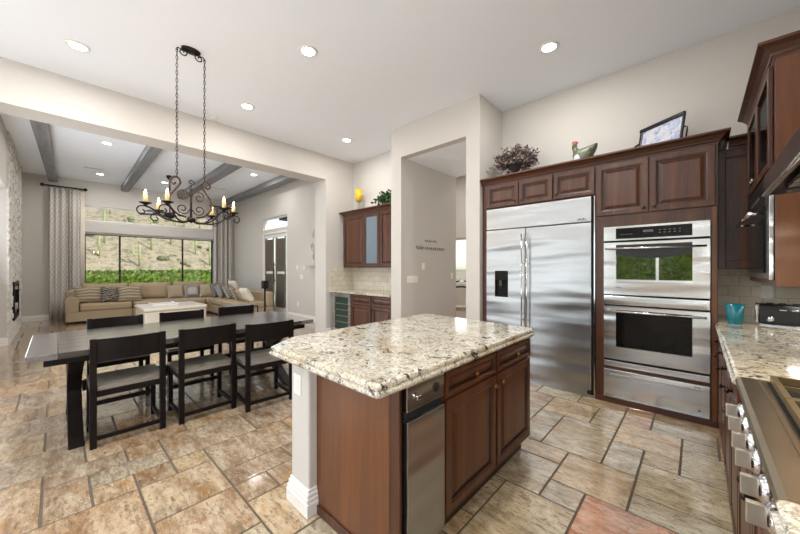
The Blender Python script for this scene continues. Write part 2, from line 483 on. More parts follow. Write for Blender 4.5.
# ------------------------------------------------------------------ setting: floor, ceilings, walls
def build_floor():
    U = .2045; X0 = -.09; Y0 = 2.19
    i0, i1, j0, j1 = -61, 5, -27, 33
    used = {}
    tiles = []
    def put(i, j, w, h, c=None):
        for a in range(w):
            for b in range(h):
                if (i+a, j+b) in used or not (i0 <= i+a < i1 and j0 <= j+b < j1): return False
        for a in range(w):
            for b in range(h): used[(i+a, j+b)] = 1
        tiles.append((i, j, w, h, c)); return True
    cr = (186, 170, 138); tn = (180, 150, 106); gr = (174, 164, 144); orr = (178, 86, 14); br = (140, 112, 82)
    # the tiles between island and ovens, as laid
    for t in [(-4,2,2,3,cr), (-5,-1,2,2,gr), (-5,1,2,1,tn), (-3,0,2,2,tn), (-3,-1,1,1,gr), (-2,2,1,2,gr), (-2,4,2,2,(186,150,98)), (-1,3,1,1,tn),
              (-1,1,3,2,(186,166,126)), (0,5,1,1,cr), (0,3,2,2,cr), (-1,6,2,1,cr), (1,5,1,2,(176,128,74)), (-1,0,3,1,cr), (-2,-2,3,2,orr), (-4,-4,2,3,cr), (-5,-3,1,2,cr),
              (-5,5,2,2,tn), (-3,5,1,2,cr), (-2,6,1,2,(178,124,84)), (-5,2,1,3,gr), (-6,-1,1,2,tn),
              (-14,-10,1,2,gr), (-13,-9,1,1,br), (-12,-9,2,2,(176,146,110)), (-10,-9,2,2,(172,138,98)), (-13,-8,1,1,tn), (-12,-12,3,3,(158,124,90)), (-9,-7,2,2,tn), (-10,-7,1,1,br)]:
        put(*t)
    rnd = random.Random(7)
    pal = [(186,168,136), (180,152,110), (172,160,138), (170,136,96), (188,174,144), (164,132,94), (156,138,112), (176,124,70)]
    pal2 = [(168,134,94), (158,120,84), (172,140,100), (148,124,100), (176,126,72), (154,132,108), (138,112,92)]
    shapes = [(3,2),(2,3),(2,2),(2,2),(2,1),(1,2),(1,1)]
    for j in range(j0, j1):
        for i in range(i0, i1):
            if (i, j) in used: continue
            sh = shapes[:]; rnd.shuffle(sh); sh.sort(key=lambda q: -q[0]*q[1] + rnd.random()*5)
            for w, h in sh + [(1, 1)]:
                if put(i, j, w, h): break
    mb = MB(); cols = []; rs = []
    g = .0045; ch = .003
    for (i, j, w, h, c) in tiles:
        x0 = X0 + i*U + g; x1 = X0 + (i+w)*U - g; y0 = Y0 + j*U + g; y1 = Y0 + (j+h)*U - g
        z = 0.0; zb = -.006
        vs = [(x0,y0,zb),(x1,y0,zb),(x1,y1,zb),(x0,y1,zb),(x0+ch,y0+ch,z),(x1-ch,y0+ch,z),(x1-ch,y1-ch,z),(x0+ch,y1-ch,z)]
        mb.add(vs, [(4,5,6,7),(0,1,5,4),(1,2,6,5),(2,3,7,6),(3,0,4,7)])
        if c is None:
            c = rnd.choice(pal2 if x0 < -2 else pal)
        k = 1 + rnd.uniform(-.07, .07)
        col = s2l(tuple(q*k for q in c))
        r = (rnd.uniform(0, 50), rnd.uniform(0, 50), rnd.uniform(0, 50))
        cols += [col]*5; rs += [r]*5
    n = len(mb.f)
    mb.box(-12.6, 1.0, -3.4, 9.1, -.12, -.003, mi=1)
    o = mb.obj('floor', [M['tile'], M['grout']], recalc=False)
    me = o.data
    a = me.attributes.new('tint', 'FLOAT_COLOR', 'FACE'); b = me.attributes.new('rnd', 'FLOAT_VECTOR', 'FACE')
    for k in range(len(me.polygons)):
        a.data[k].color = cols[k] if k < n else (1, 1, 1, 1)
        b.data[k].vector = rs[k] if k < n else (0, 0, 0)
    struct(o)
build_floor()

def wall(name, axis, c0, c1, u0, u1, z0, z1, holes=(), mat=None):
    """axis 'x': wall plane of constant x between c0..c1, u along y; holes (u0,u1,z0,z1)"""
    mb = MB()
    us = sorted({u0, u1} | {h[0] for h in holes} | {h[1] for h in holes})
    for a, b in zip(us, us[1:]):
        mid = (a+b)/2
        zs = [z0]
        hs = sorted([h for h in holes if h[0] <= mid <= h[1]], key=lambda h: h[2])
        segs = []; z = z0
        for h in hs:
            if h[2] > z: segs.append((z, h[2]))
            z = h[3]
        if z < z1: segs.append((z, z1))
        for (p, q) in segs:
            if axis == 'x': mb.box(c0, c1, a, b, p, q)
            else: mb.box(a, b, c0, c1, p, q)
    return struct(mb.obj(name, mat or M['wall']))

H = 3.66; LH = 3.80
wall('wall_north_living', 'y', 4.45, 4.60, -12.65, -5.53, 0, LH, [(-10.06, -8.50, 0, 2.46), (-10.06, -8.50, 2.54, 2.90)])
wall('wall_north_kitchen', 'y', 4.45, 4.60, -5.53, -3.73, 0, H)
wall('wall_north_ovens', 'y', 4.45, 4.60, -2.10, 0.90, 0, H)
wall('wall_west', 'x', -12.65, -12.50, -.75, 4.45, 0, LH, [(.52, 3.76, .45, 2.35), (.50, 3.76, 2.70, 3.12)])
wall('wall_header', 'x', -5.93, -5.53, -3.25, 4.45, 0, LH, [(-1.05, 3.73, 0, 3.17)])
wall('wall_south_living', 'y', -.75, -.60, -12.5, -5.93, 0, LH, [(-8.95, -6.0, 0, 2.77)])
wall('wall_passage_west', 'x', -9.10, -8.95, -2.2, -.75, 0, 2.9)
wall('wall_passage_south', 'y', -2.35, -2.2, -9.10, -5.93, 0, 2.9)
wall('wall_east', 'x', .75, .90, -3.25, 4.45, 0, H, [(-3.05, -.75, .95, 2.35)])
wall('wall_south_kitchen', 'y', -3.40, -3.25, -5.93, .90, 0, H, [(-1.9, .3, .98, 2.25), (-4.7, -1.98, 0, 2.5)])
wall('wall_hall_face', 'y', 3.79, 3.92, -3.73, -2.10, 0, H, [(-3.507, -2.305, 0, 3.16)])
wall('wall_hall_west', 'x', -3.73, -3.507, 3.92, 5.39, 0, H)
wall('wall_hall_east', 'x', -2.305, -2.10, 3.92, 9.0, 0, 4.3)
wall('wall_far_room_north', 'y', 9.0, 9.15, -7.6, -2.10, 0, 4.3, [(-6.3, -4.6, .85, 2.35)])
wall('wall_far_room_west', 'x', -7.75, -7.6, 4.6, 9.15, 0, 4.3)
wall('wall_far_room_south', 'y', 5.24, 5.39, -7.6, -3.73, 0, 4.3)
wall('wall_far_room_lintel', 'y', 5.39, 5.44, -3.507, -2.305, 3.16, 4.3)
struct(B(-5.53, .90, -3.40, 4.60, H, H+.12).obj('ceiling', M['ceil']))
struct(B(-12.65, -5.93, -.75, 4.60, LH, LH+.12).obj('ceiling_living', M['ceil']))
struct(B(-9.1, -5.93, -2.35, -.75, 2.77, 2.9).obj('ceiling_passage', M['ceil']))
struct(B(-3.507, -2.305, 3.92, 5.44, 3.16, 3.25).obj('ceiling_hall', M['ceil']))
struct(B(-7.75, -2.10, 5.24, 9.15, 4.3, 4.4).obj('ceiling_far_room', M['ceil']))
lamp('far_room_daylight', 'AREA', (-5.45, 8.85, 1.6), (R(-90), 0, 0), 26, (1, .95, .88), shape='RECTANGLE', size=1.6, size_y=1.5)

def baseboard(name, axis, c, side, u0, u1):
    prof = [(0, 0), (.018, 0), (.018, .10), (.012, .115), (.012, .13), (.004, .14), (0, .14)]
    mb = MB()
    if axis == 'x': mb.ext([(c + side*p, z) for p, z in prof], 'y', u0, u1)
    else: mb.ext([(c + side*p, z) for p, z in prof], 'x', u0, u1)
    return struct(mb.obj(name, M['trim']))
baseboard('baseboard_west', 'x', -12.5, 1, -.60, 4.45)
baseboard('baseboard_living', 'y', 4.45, -1, -8.42, -5.93)
baseboard('baseboard_living_corner', 'y', 4.45, -1, -12.5, -10.14)
baseboard('baseboard_kitchen_corner', 'x', -5.53, 1, 3.73, 3.85)
baseboard('baseboard_hall', 'x', -3.507, 1, 3.92, 5.39)
baseboard('baseboard_south', 'y', -.60, 1, -9.05, -8.95)
baseboard('baseboard_passage', 'x', -8.95, 1, -2.2, -.60)

# ceiling beams
for k, (a, b, c, d_) in enumerate([(-.33, -.14, -.14, .02), (1.17, 1.37, 1.30, 1.48), (2.60, 2.85, 2.71, 2.92), (3.98, 4.25, 4.08, 4.27)]):
    lab = ['grey timber ceiling beam nearest the stone fireplace', 'grey timber ceiling beam above the left half of the window wall',
           'grey timber ceiling beam passing behind the chandelier to the right of window centre', 'grey timber ceiling beam closest to the french doors'][k]
    tag(MB().prism([(-12.495, c), (-5.935, a), (-5.935, b), (-12.495, d_)], 3.65, LH-.002).obj('ceiling_beam', M['beam'], bevel=.006), lab, 'beam', 'ceiling beams in the living room')

# window wall
def window(name, x, y0, y1, z0, z1, bars, fm, fw=.045):
    mb = MB()
    mb.box(x-.03, x+.03, y0, y1, z0, z0+fw); mb.box(x-.03, x+.03, y0, y1, z1-fw, z1)
    for y in [y0+fw/2, y1-fw/2] + list(bars):
        mb.box(x-.03, x+.03, y-fw/2, y+fw/2, z0+fw, z1-fw)
    f = struct(mb.obj(name, fm))
    B(x-.004, x+.004, y0+fw/2, y1-fw/2, z0+fw/2, z1-fw/2).obj('pane', M['glass'], f)
    return f
window('window_1', -12.56, .522, 3.758, .452, 2.348, [1.281, 2.861], M['darkframe'], .04)
window('window_2', -12.56, .502, 3.758, 2.702, 3.118, [], M['trim'], .03)
window('fill_window_east', .83, -3.048, -.752, .952, 2.348, [-1.9], M['trim'], .05)  # unseen window added around the east fill light
def windowy(name, y, x0, x1, z0, z1, bars, fm, fw=.06):
    mb = MB()
    mb.box(x0, x1, y-.03, y+.03, z0, z0+fw); mb.box(x0, x1, y-.03, y+.03, z1-fw, z1)
    for x in [x0+fw/2, x1-fw/2] + list(bars):
        mb.box(x-fw/2, x+fw/2, y-.03, y+.03, z0+fw, z1-fw)
    f = struct(mb.obj(name, fm))
    B(x0+fw/2, x1-fw/2, y-.004, y+.004, z0+fw/2, z1-fw/2).obj('pane', M['glass'], f)
    return f
windowy('window_3', -3.33, -1.898, .298, .982, 2.248, [-.80], M['trim'])
windowy('window_4', 9.08, -6.298, -4.602, .852, 2.348, [-5.45], M['trim'])
windowy('window_5', 4.53, -10.058, -8.502, 2.542, 2.898, [], M['trim'], .035)
windowy('fill_door_south', -3.33, -4.698, -1.982, .002, 2.498, [-3.34], M['trim'])  # unseen glazed door added to go with the south fill light

sh = thing('roller_shade', 'rolled-up off-white window shade between the big window and its transom', 'window shade', (-12.5, 2.12, 2.36))
B(0, .11, -1.66, 1.66, .0, .30).obj('shade_roll', M['shade'], sh, bevel=.03, seg=4)
B(.03, .05, -1.6, 1.6, -.04, .0).obj('bottom_rail', M['shade'], sh)

# french doors
d = MB(); X0, X1, Y = -10.06, -8.50, 4.50
d.box(X0, X0+.05, 4.44, 4.59, 0, 2.455); d.box(X1-.05, X1, 4.44, 4.59, 0, 2.455); d.box(X0+.05, X1-.05, 4.44, 4.59, 2.40, 2.455)
door = struct(d.obj('door_1', M['trim']))
for k in (0, 1):
    a = X0+.055 + k*.728; b = a+.722
    m = MB()
    m.box(a, a+.06, 4.485, 4.525, .01, 2.395); m.box(b-.06, b, 4.485, 4.525, .01, 2.395)
    m.box(a+.06, b-.06, 4.485, 4.525, .01, .22); m.box(a+.06, b-.06, 4.485, 4.525, 2.28, 2.395); m.box(a+.06, b-.06, 4.485, 4.525, 1.20, 1.27)
    leaf = m.obj('door_leaf', M['trim'], door)
    s_ = MB()
    n = 44
    for q in range(n):
        z = .24 + q*(2.02/n)
        if 1.18 < z < 1.28: continue
        s_.obox(((a+b)/2, 4.468, z), ((b-a)/2-.10, 0, 0), (0, .012, -.024), (0, .003, .002))
    s_.box(a+.09, a+.105, 4.45, 4.484, .22, 2.29); s_.box(b-.105, b-.09, 4.45, 4.484, .22, 2.29)
    s_.obj('louvres', M['shutter'], leaf)
    B(a+.1, b-.1, 4.50, 4.506, .22, 2.28).obj('pane', M['glass'], leaf)
hnd = MB()
hnd.tube([(-9.30+.025*math.sin(t*2.6*PI), 4.43, .92+t*.62) for t in [q/20 for q in range(21)]], .014, 8)
hnd.cyl((-9.30, 4.43, 1.0), (-9.30, 4.486, 1.0), .012, n=8); hnd.cyl((-9.30, 4.43, 1.46), (-9.30, 4.486, 1.46), .012, n=8)
hnd.obj('door_handle', M['rust'], door)

# curtains
def curtain(y0, y1, ys, label, dark, sheer=False):
    t = thing('curtain', label, 'curtain', (-12.38, (y0+y1)/2, 0), 0, 'printed curtains beside the window')
    n = 70; prof = []
    for k in range(n+1):
        u = k/n; prof.append((.045*math.sin(u*PI*2*ys)+.012*math.sin(u*17), (u-.5)*(y1-y0)))
    zs = [0.012, .5, 1.2, 2, 2.8, 3.48]
    vs = []; fs = []; 
    for z in zs:
        for (x, y) in prof: vs.append((x*(1-.15*z/3.5), y, z))
    for i in range(len(zs)-1):
        for k in range(n): fs.append((i*(n+1)+k, i*(n+1)+k+1, (i+1)*(n+1)+k+1, (i+1)*(n+1)+k))
    mb = MB().add(vs, fs, 0, True)
    o = mb.obj('fabric', M['curtain'], t)
    md = o.modifiers.new('s', 'SOLIDIFY'); md.thickness = .004
    if sheer:
        m2 = MB(); m2.add([(.02+.012*math.sin(k*1.9), (y1-y0)/2+.002+k*.012, z) for z in (.02, 3.45) for k in range(9)], [(k, k+1, k+10, k+9) for k in range(8)], 0, True)
        o2 = m2.obj('sheer_panel', M['pil_cream'], t); q2 = o2.modifiers.new('s', 'SOLIDIFY'); q2.thickness = .003
    for q in dark:
        B(.035, .062, q, q+.028, .02, 3.47).obj('edge_band', M['curtain_dark'], t)
    return t
curtain(-.13, .44, 5.5, 'cream curtain with grey lattice print hanging left of the window', [.06], True)
curtain(3.76, 4.36, 5, 'cream curtain with dark stripes hanging right of the window', [-.22, -.05, .1])
def rod(y0, y1, label):
    t = thing('curtain_rod', label, 'curtain rod', (-12.38, (y0+y1)/2, 3.53), 0, 'short curtain rods')
    h = (y1-y0)/2
    MB().cyl((0, -h, 0), (0, h, 0), .018, n=10).obj('pole', M['iron'], t)
    for s_ in (-1, 1):
        MB().ball((0, s_*(h+.03), 0), .042).obj('finial', M['iron'], t)
        MB().box(-.115, .01, s_*h*.8-.01, s_*h*.8+.01, -.012, .012).obj('bracket', M['iron'], t)
rod(-.22, .52, 'short black rod with ball finials above the left curtain')
rod(3.68, 4.36, 'short black rod with ball finials above the right curtain')

# fireplace
def fireplace():
    t = thing('fireplace', 'floor-to-ceiling white stacked stone fireplace with a dark firebox', 'fireplace', (-10.4, -.60, 0))
    rnd = random.Random(3); mb = MB()
    x0, x1 = -1.5, 1.45
    z = 0.0
    while z < 3.78:
        h = rnd.uniform(.045, .09); h = min(h, 3.795-z)
        x = x0
        while x < x1:
            w = min(rnd.uniform(.1, .34), x1-x)
            if x1-x-w < .05: w = x1-x
            cx = x+w/2
            if not (-.25 < cx < .75 and .40 < z+h/2 < 1.08):
                dpt = .018 + rnd.uniform(0, .026)
                mb.box(x, x+w-.003, 0, dpt, z, z+h-.003)
            x += w
        z += h
    mb.box(x0+.005, x1-.005, 0.0, .016, 0, .4); mb.box(x0+.005, x1-.005, 0.0, .016, 1.1, 3.795)
    mb.obj('stone_veneer', M['stone'], t)
    f = MB()
    f.box(-.3, .8, .001, .055, .36, .42); f.box(-.3, .8, .001, .055, 1.04, 1.10); f.box(-.3, -.24, .001, .055, .42, 1.04); f.box(.74, .8, .001, .055, .42, 1.04)
    f.obj('firebox_frame', M['iron'], t)
    B(-.24, .74, .002, .012, .42, 1.04).obj('firebox_glass', M['ovenglass2'], t)
fireplace()

# ------------------------------------------------------------------ outdoors
def outdoors():
    struct(B(-24, -12.66, -12, 16, -.2, -.05).obj('patio_ground', M['patio']))
    struct(B(-46, -24, -60, 80, -.3, -.12).obj('desert_flat', M['hill']))
    struct(B(-12.6, 8, -16, -3.41, -.2, -.05).obj('garden_ground', M['patio']))
    struct(B(-14, 8, 9.16, 20, -.2, -.05).obj('courtyard_ground', M['patio']))
    # hill
    n, m_ = 60, 60; vs = []; fs = []
    rnd = random.Random(11)
    import mathutils
    def ff(x, y): return max(0, min(1, (.42 - y/max(1, -x))/.05))
    for i in range(n+1):
        x = -44 - (i/n)**1.3*170
        for j in range(m_+1):
            y = -110 + 290*j/m_
            h = ff(x, y)*((-44-x)*.44) + 5*mathutils.noise.noise(Vector((x*.03, y*.03, 0)))*min(1, (-44-x)/20) + .6*mathutils.noise.noise(Vector((x*.2, y*.2, 3)))
            vs.append((x, y, max(-.2, h-.2)))
    for i in range(n):
        for j in range(m_):
            a = i*(m_+1)+j
            fs.append((a, a+1, a+m_+2, a+m_+1))
    hill = struct(MB().add(vs, fs, 0, True).obj('hillside', M['hill']))
    def hz(x, y): return ff(x, y)*((-44-x)*.44) + 5*mathutils.noise.noise(Vector((x*.03, y*.03, 0)))*min(1, (-44-x)/20) - .3
    # hedge: leafy mesh
    def hedge(x0, x1, y0, y1, z1, label, n, seed):
        r = random.Random(seed); mb = MB()
        mb.box(x0+.12, x1-.12, y0+.1, y1-.1, -.05, z1-.12)
        for _ in range(n):
            face = r.random()
            x = r.uniform(x0, x1); y = r.uniform(y0, y1); z = r.uniform(0, z1)
            if face < .3: z = z1 + r.uniform(-.1, .05)
            elif (x1-x0) < (y1-y0): x = (x1 if face < .85 else x0)+r.uniform(-.1, .05)
            else: y = (y1 if face < .85 else y0)+r.uniform(-.1, .05)
            s_ = r.uniform(.05, .1)
            d1 = Vector((r.uniform(-1, 1), r.uniform(-1, 1), r.uniform(-1, 1))).normalized(); d2 = d1.orthogonal().normalized()
            c = Vector((x, y, z))
            mb.add([c-d1*s_, c+d2*s_*.5, c+d1*s_, c-d2*s_*.5], [(0, 1, 2, 3)])
        return tag(mb.obj('hedge', M['hedge'], recalc=False), label, 'hedge')
    hedge(-18.2, -17, -4, 13, 1.22, 'clipped bright green hedge outside the living room window', 9000, 1)
    hedge(-3.5, 1.6, -8.2, -7, 2.15, 'bright green hedge outside the kitchen window', 5000, 2)
    # saguaros
    k = 0
    def saguaro(x, y, hh, arms):
        mb = MB(); z = hz(x, y)
        def rib(pts, r):
            mb.tube(pts, r, 10)
        rib([(x, y, z), (x, y, z+hh*.5), (x, y, z+hh*.93), (x, y, z+hh)], [.10, .12, .10, .04])
        for (az, zz, l) in arms:
            dx, dy = math.cos(az), math.sin(az)
            rib([(x, y, z+hh*zz), (x+dx*.5, y+dy*.5, z+hh*zz), (x+dx*.62, y+dy*.62, z+hh*zz+.3), (x+dx*.62, y+dy*.62, z+hh*zz+l), (x+dx*.62, y+dy*.62, z+hh*zz+l+.12)], [.07, .09, .10, .09, .03])
        return tag(mb.obj('saguaro_cactus', M['saguaro']), 'tall pale green saguaro cactus standing on the desert slope above the hedge', 'cactus', 'saguaros on the hillside')
    r = random.Random(5); cact = []
    for _ in range(18):
        x = r.uniform(-66, -47); y = (r.uniform(1.5, 15)/30)*(-x)
        if any(abs(y-b) < 2.2 and abs(x-a) < 2.2 for a, b in cact): continue
        cact.append((x, y))
        arms = [(r.choice([PI/2, -PI/2])+r.uniform(-.3, .3), r.uniform(.4, .6), r.uniform(.5, 1.2)) for _ in range(r.choice([0, 0, 1, 2]))]
        saguaro(x, y, r.uniform(2.6, 4.2), arms)
    # brush
    mb = MB()
    for _ in range(1300):
        x = -47 - 100*r.random()**1.3; y = r.uniform(-12, 75)*(-x/80)
        s_ = r.uniform(.2, .55)
        if any(math.hypot(x-a, y-b) < 2.2 for a, b in cact): continue
        f = lambda p, q=r.random()*9: p*(1+.4*mathutils.noise.noise(p*2.5+Vector((q, q, q))))
        mb.ball((x, y, hz(x, y)+s_*.35), (s_, s_, s_*.7), 7, 5, fn=f)
    tag(mb.obj('desert_brush', M['brush']), 'low desert scrub covering the hillside', 'shrubs', kind='stuff')
    tag(B(-9.6, -7.8, 4.75, 7.6, 2.86, 3.05).obj('patio_roof', M['eave']), 'dark brown patio eave seen through the transom over the french doors', 'roof')
outdoors()

# ------------------------------------------------------------------ ceiling fittings
LAMP_KIDS = []
def downlight(x, y, z, label, power=CAN_POWER, proto=[None]):
    if proto[0] is None:
        t = thing('recessed_light', label, 'ceiling light', (x, y, z), 0, 'recessed ceiling lights')
        MB().lathe([(.068, -.002), (.070, -.010), (.092, -.008), (.098, -.0015)], n=32).obj('trim_ring', M['trim'], t)
        MB().lathe([(.001, -.006), (.067, -.006), (.067, -.004), (.001, -.004)], n=32).obj('lens', M['can'], t)
        proto[0] = t
    else:
        t = dup(proto[0], (x, y, z), label=label)
    LAMP_KIDS.append((t, power))
    return t
for (x, y, lab) in [(-4.68, .15, 'recessed light over the near end of the dining table, left in the kitchen ceiling'), (-3.01, 1.81, 'recessed light over the island, centre of the kitchen ceiling'),
                    (-1.13, 3.0, 'recessed light in front of the refrigerator, right in the kitchen ceiling'), (-4.67, 1.84, 'recessed light right of the chandelier canopy near the header wall'),
                    (-4.60, 3.54, 'recessed light nearest the wine bar cabinets')]:
    if x == -1.13: y = 3.479
    downlight(x, y, H, lab)
for (x, y) in [(-3.01, .1), (-1.2, .1), (-1.2, 1.8), (-3.01, -1.7), (-1.2, -1.7), (-4.68, -1.6)]:
    downlight(x, y, H, 'recessed kitchen ceiling light above or behind the viewpoint')
for (x, y) in [(-5.2, 7.4), (-3.3, 6.6)]:  # unseen downlights added to brighten the far room
    downlight(x, y, 4.3, 'unseen fill downlight added in the room beyond the hall', 22)
for (x, y, lab) in [(-8.41, .67, 'recessed living room light between the first two beams, nearer the kitchen'), (-11.3, .77, 'recessed living room light between the first two beams, by the window wall'),
                    (-8.45, 3.5, 'recessed living room light between the last two beams, nearer the kitchen'), (-11.08, 2.1, 'recessed living room light glimpsed through the chandelier')]:
    downlight(x, y, LH, lab, CAN_POWER*1.0)
for t, p in LAMP_KIDS:
    lamp('recessed_lamp', 'AREA', (0, 0, -.014), (0, 0, 0), p, CAN_COLOR, parent=t, shape='DISK', size=.13)

def vent(x, y, z, label, w=.36, h=.14):
    t = thing('ceiling_vent', label, 'air vent', (x, y, z), 0, 'ceiling air vents')
    m = MB(); m.box(-h/2, h/2, -w/2, -w/2+.02, -.012, -.001); m.box(-h/2, h/2, w/2-.02, w/2, -.012, -.001); m.box(-h/2, -h/2+.02, -w/2+.02, w/2-.02, -.012, -.001); m.box(h/2-.02, h/2, -w/2+.02, w/2-.02, -.012, -.001)
    m.obj('frame', M['trim'], t)
    s_ = MB()
    for k in range(10): s_.box(-h/2+.022, h/2-.022, -w/2+.03+k*(w-.06)/9.5, -w/2+.04+k*(w-.06)/9.5, -.010, -.002)
    s_.obj('grille', M['trim'], t)
    B(-h/2+.02, h/2-.02, -w/2+.02, w/2-.02, -.0018, -.001).obj('duct_opening', M['black'], t)
vent(-10.78, .62, LH, 'white air vent in the living room ceiling between the two left beams')
vent(-10.65, 3.4, LH, 'white air vent in the living room ceiling right of the chandelier')
t = thing('smoke_detector', 'small round white detector on the header wall by the ceiling', 'smoke detector', (-5.40, 1.63, H))
MB().lathe([(.05, -.03), (.058, -.025), (.06, -.001), (.001, -.001)], n=24).obj('housing', M['white'], t)

# ceiling fan in the living room
fan = thing('ceiling_fan', 'dark ceiling fan on a long downrod in front of the living room window', 'ceiling fan', (-10.2, 2.04, LH))
MB().lathe([(.001, -.002), (.08, -.002), (.075, -.05), (.03, -.10), (.001, -.10)], n=20).obj('canopy', M['iron'], fan)
MB().cyl((0, 0, -.1), (0, 0, -.98), .014, n=10).obj('downrod', M['iron'], fan)
MB().lathe([(.001, -.96), (.07, -.97), (.12, -1.0), (.12, -1.07), (.07, -1.12), (.001, -1.13)], n=20).obj('motor_housing', M['iron'], fan)
for k in range(5):
    a = 2*PI*k/5+.35
    ca, sa = math.cos(a), math.sin(a)
    MB().obox((ca*.41, sa*.41, -1.03), (ca*.29, sa*.29, 0), (-sa*.07, ca*.07, .018), (0, 0, .004)).obj('blade', M['fanblade'], fan, bevel=.003)

# ------------------------------------------------------------------ chandelier
def scroll(c, r0, r1, a0, turns, n=36, plane='yz', sgn=1):
    pts = []
    for k in range(n+1):
        u = k/n; r = r0+(r1-r0)*u; a = a0+sgn*turns*2*PI*u
        p = (r*math.cos(a), r*math.sin(a))
        pts.append((c[0], c[1]+p[0], c[2]+p[1]) if plane == 'yz' else (c[0]+p[0], c[1], c[2]+p[1]))
    return pts
def catmull(P, n=10):
    P = [Vector(p) for p in P]; Q = [P[0]*2-P[1]] + P + [P[-1]*2-P[-2]]; out = []
    for i in range(1, len(Q)-2):
        for k in range(n):
            t = k/n
            out.append(.5*((2*Q[i])+(-Q[i-1]+Q[i+1])*t+(2*Q[i-1]-5*Q[i]+4*Q[i+1]-Q[i+2])*t*t+(-Q[i-1]+3*Q[i]-3*Q[i+1]+Q[i+2])*t**3))
    out.append(P[-1]); return out

def chandelier():
    T = thing('chandelier', 'wrought iron scroll chandelier with six candle lights hanging over the dining table', 'chandelier', (-3.9, .965, H))
    Z = lambda z: z-H
    m = MB(); m.lathe([(.001, -.001), (.06, -.001), (.055, -.02), (.02, -.03), (.001, -.03)], n=20)
    cn = m.obj('canopy', M['iron'], T); cn.scale = (1, 1.5, 1)
    for g in (-1, 1):
        s_ = MB()
        s_.tube(scroll((0, g*.075, -.055), .045, .008, PI/2, 1.3, sgn=g), .006, 6)
        s_.tube([(0, g*.03, -.028), (0, g*.12, -.03), (0, g*.125, -.06)], .006, 6)
        s_.obj('canopy_scroll', M['iron'], T)
    for g in (-1, 1):
        ch = MB(); top = Z(3.62); bot = Z(2.30); n = 34; L = (top-bot)/n
        for k in range(n):
            zc = top-(k+.5)*L
            pts = []
            for q in range(12):
                a = 2*PI*q/12; u = .009*math.cos(a); w = L*.62*math.sin(a)
                pts.append((u if k % 2 else 0, g*.125+(0 if k % 2 else u), zc+w))
            ch.tube(pts, .0028, 5, closed=True)
        ch.tube([(0.004, g*.125+.004, top), (-.004, g*.125-.004, (top+bot)/2), (0.004, g*.125+.004, bot)], .0016, 4)
        ch.obj('chain', M['iron'], T)
    ly = MB()
    for g in (-1, 1):
        P = [(0, g*.045, Z(1.90)), (0, g*.12, Z(1.925)), (0, g*.185, Z(2.0)), (0, g*.19, Z(2.09)), (0, g*.135, Z(2.18)), (0, g*.095, Z(2.25)), (0, g*.12, Z(2.30)), (0, g*.165, Z(2.29)), (0, g*.18, Z(2.25)), (0, g*.155, Z(2.225)), (0, g*.135, Z(2.245))]
        ly.tube(catmull(P), [.011]*1 + [.0095]*(len(catmull(P))-1), 8)
        ly.tube(scroll((0, g*.075, Z(2.12)), .065, .012, (PI if g > 0 else 0), 1.4, sgn=-g), .006, 6)
        ly.tube(scroll((0, g*.075, Z(1.985)), .06, .012, (PI if g > 0 else 0), 1.4, sgn=g), .006, 6)
    ly.obj('lyre_frame', M['rust'], T)
    st = MB(); st.cyl((0, 0, Z(1.86)), (0, 0, Z(2.24)), .011, n=10); st.tube(scroll((0, 0.0, Z(2.27)), .03, .01, -PI/2, 1.1), .006, 6)
    st.lathe([(.001, Z(1.84)), (.03, Z(1.86)), (.045, Z(1.88)), (.03, Z(1.90)), (.001, Z(1.91))], n=16)
    st.obj('stem', M['iron'], T)
    spots = [(0, -.38, .03), (0, .42, .03), (.15, -.235, .04), (-.15, -.25, -.01), (.15, .27, .04), (-.15, .24, -.01)]
    for (x, y, dz) in spots:
        g = 1 if y > 0 else -1
        a = MB(); zt = Z(1.96)+dz
        P = [(0, 0, Z(1.87)), (x*.2, y*.3, Z(1.845)), (x*.6, y*.62, Z(1.87)), (x*.9, y*.85, zt-.045), (x, y, zt-.02)]
        a.tube(catmull(P), .0085, 7)
        a.tube([(x, y+g*p[0], zt+p[1]) for p in [(0, -.02), (.045, -.025), (.065, -.06), (.045, -.10), (.01, -.095), (.0, -.065), (.025, -.055)]] if False else catmull([(x, y, zt-.02), (x, y+g*.05, zt-.03), (x, y+g*.065, zt-.07), (x, y+g*.035, zt-.10), (x, y+g*.005, zt-.08), (x, y+g*.02, zt-.055)]), .006, 6)
        arm = a.obj('arm', M['iron'], T)
        MB().lathe([(.001, zt-.02), (.012, zt-.018), (.02, zt-.005), (.05, zt+.008), (.052, zt+.013), (.001, zt+.006)], (x, y, 0), 18).obj('drip_cup', M['iron'], arm)
        MB().lathe([(.001, zt+.008), (.019, zt+.008), (.0185, zt+.085), (.012, zt+.088), (.001, zt+.086)], (x, y, 0), 14).obj('candle_sleeve', M['wax'], arm)
        MB().lathe([(.001, zt+.088), (.009, zt+.095), (.0115, zt+.108), (.007, zt+.125), (.001, zt+.14)], (x, y, 0), 12).obj('bulb', M['bulb'], arm)
        lamp('candle_lamp', 'POINT', (x, y, zt+.16), (0, 0, 0), 1.2, (1, .7, .4), parent=T, shadow_soft_size=.02)
chandelier()

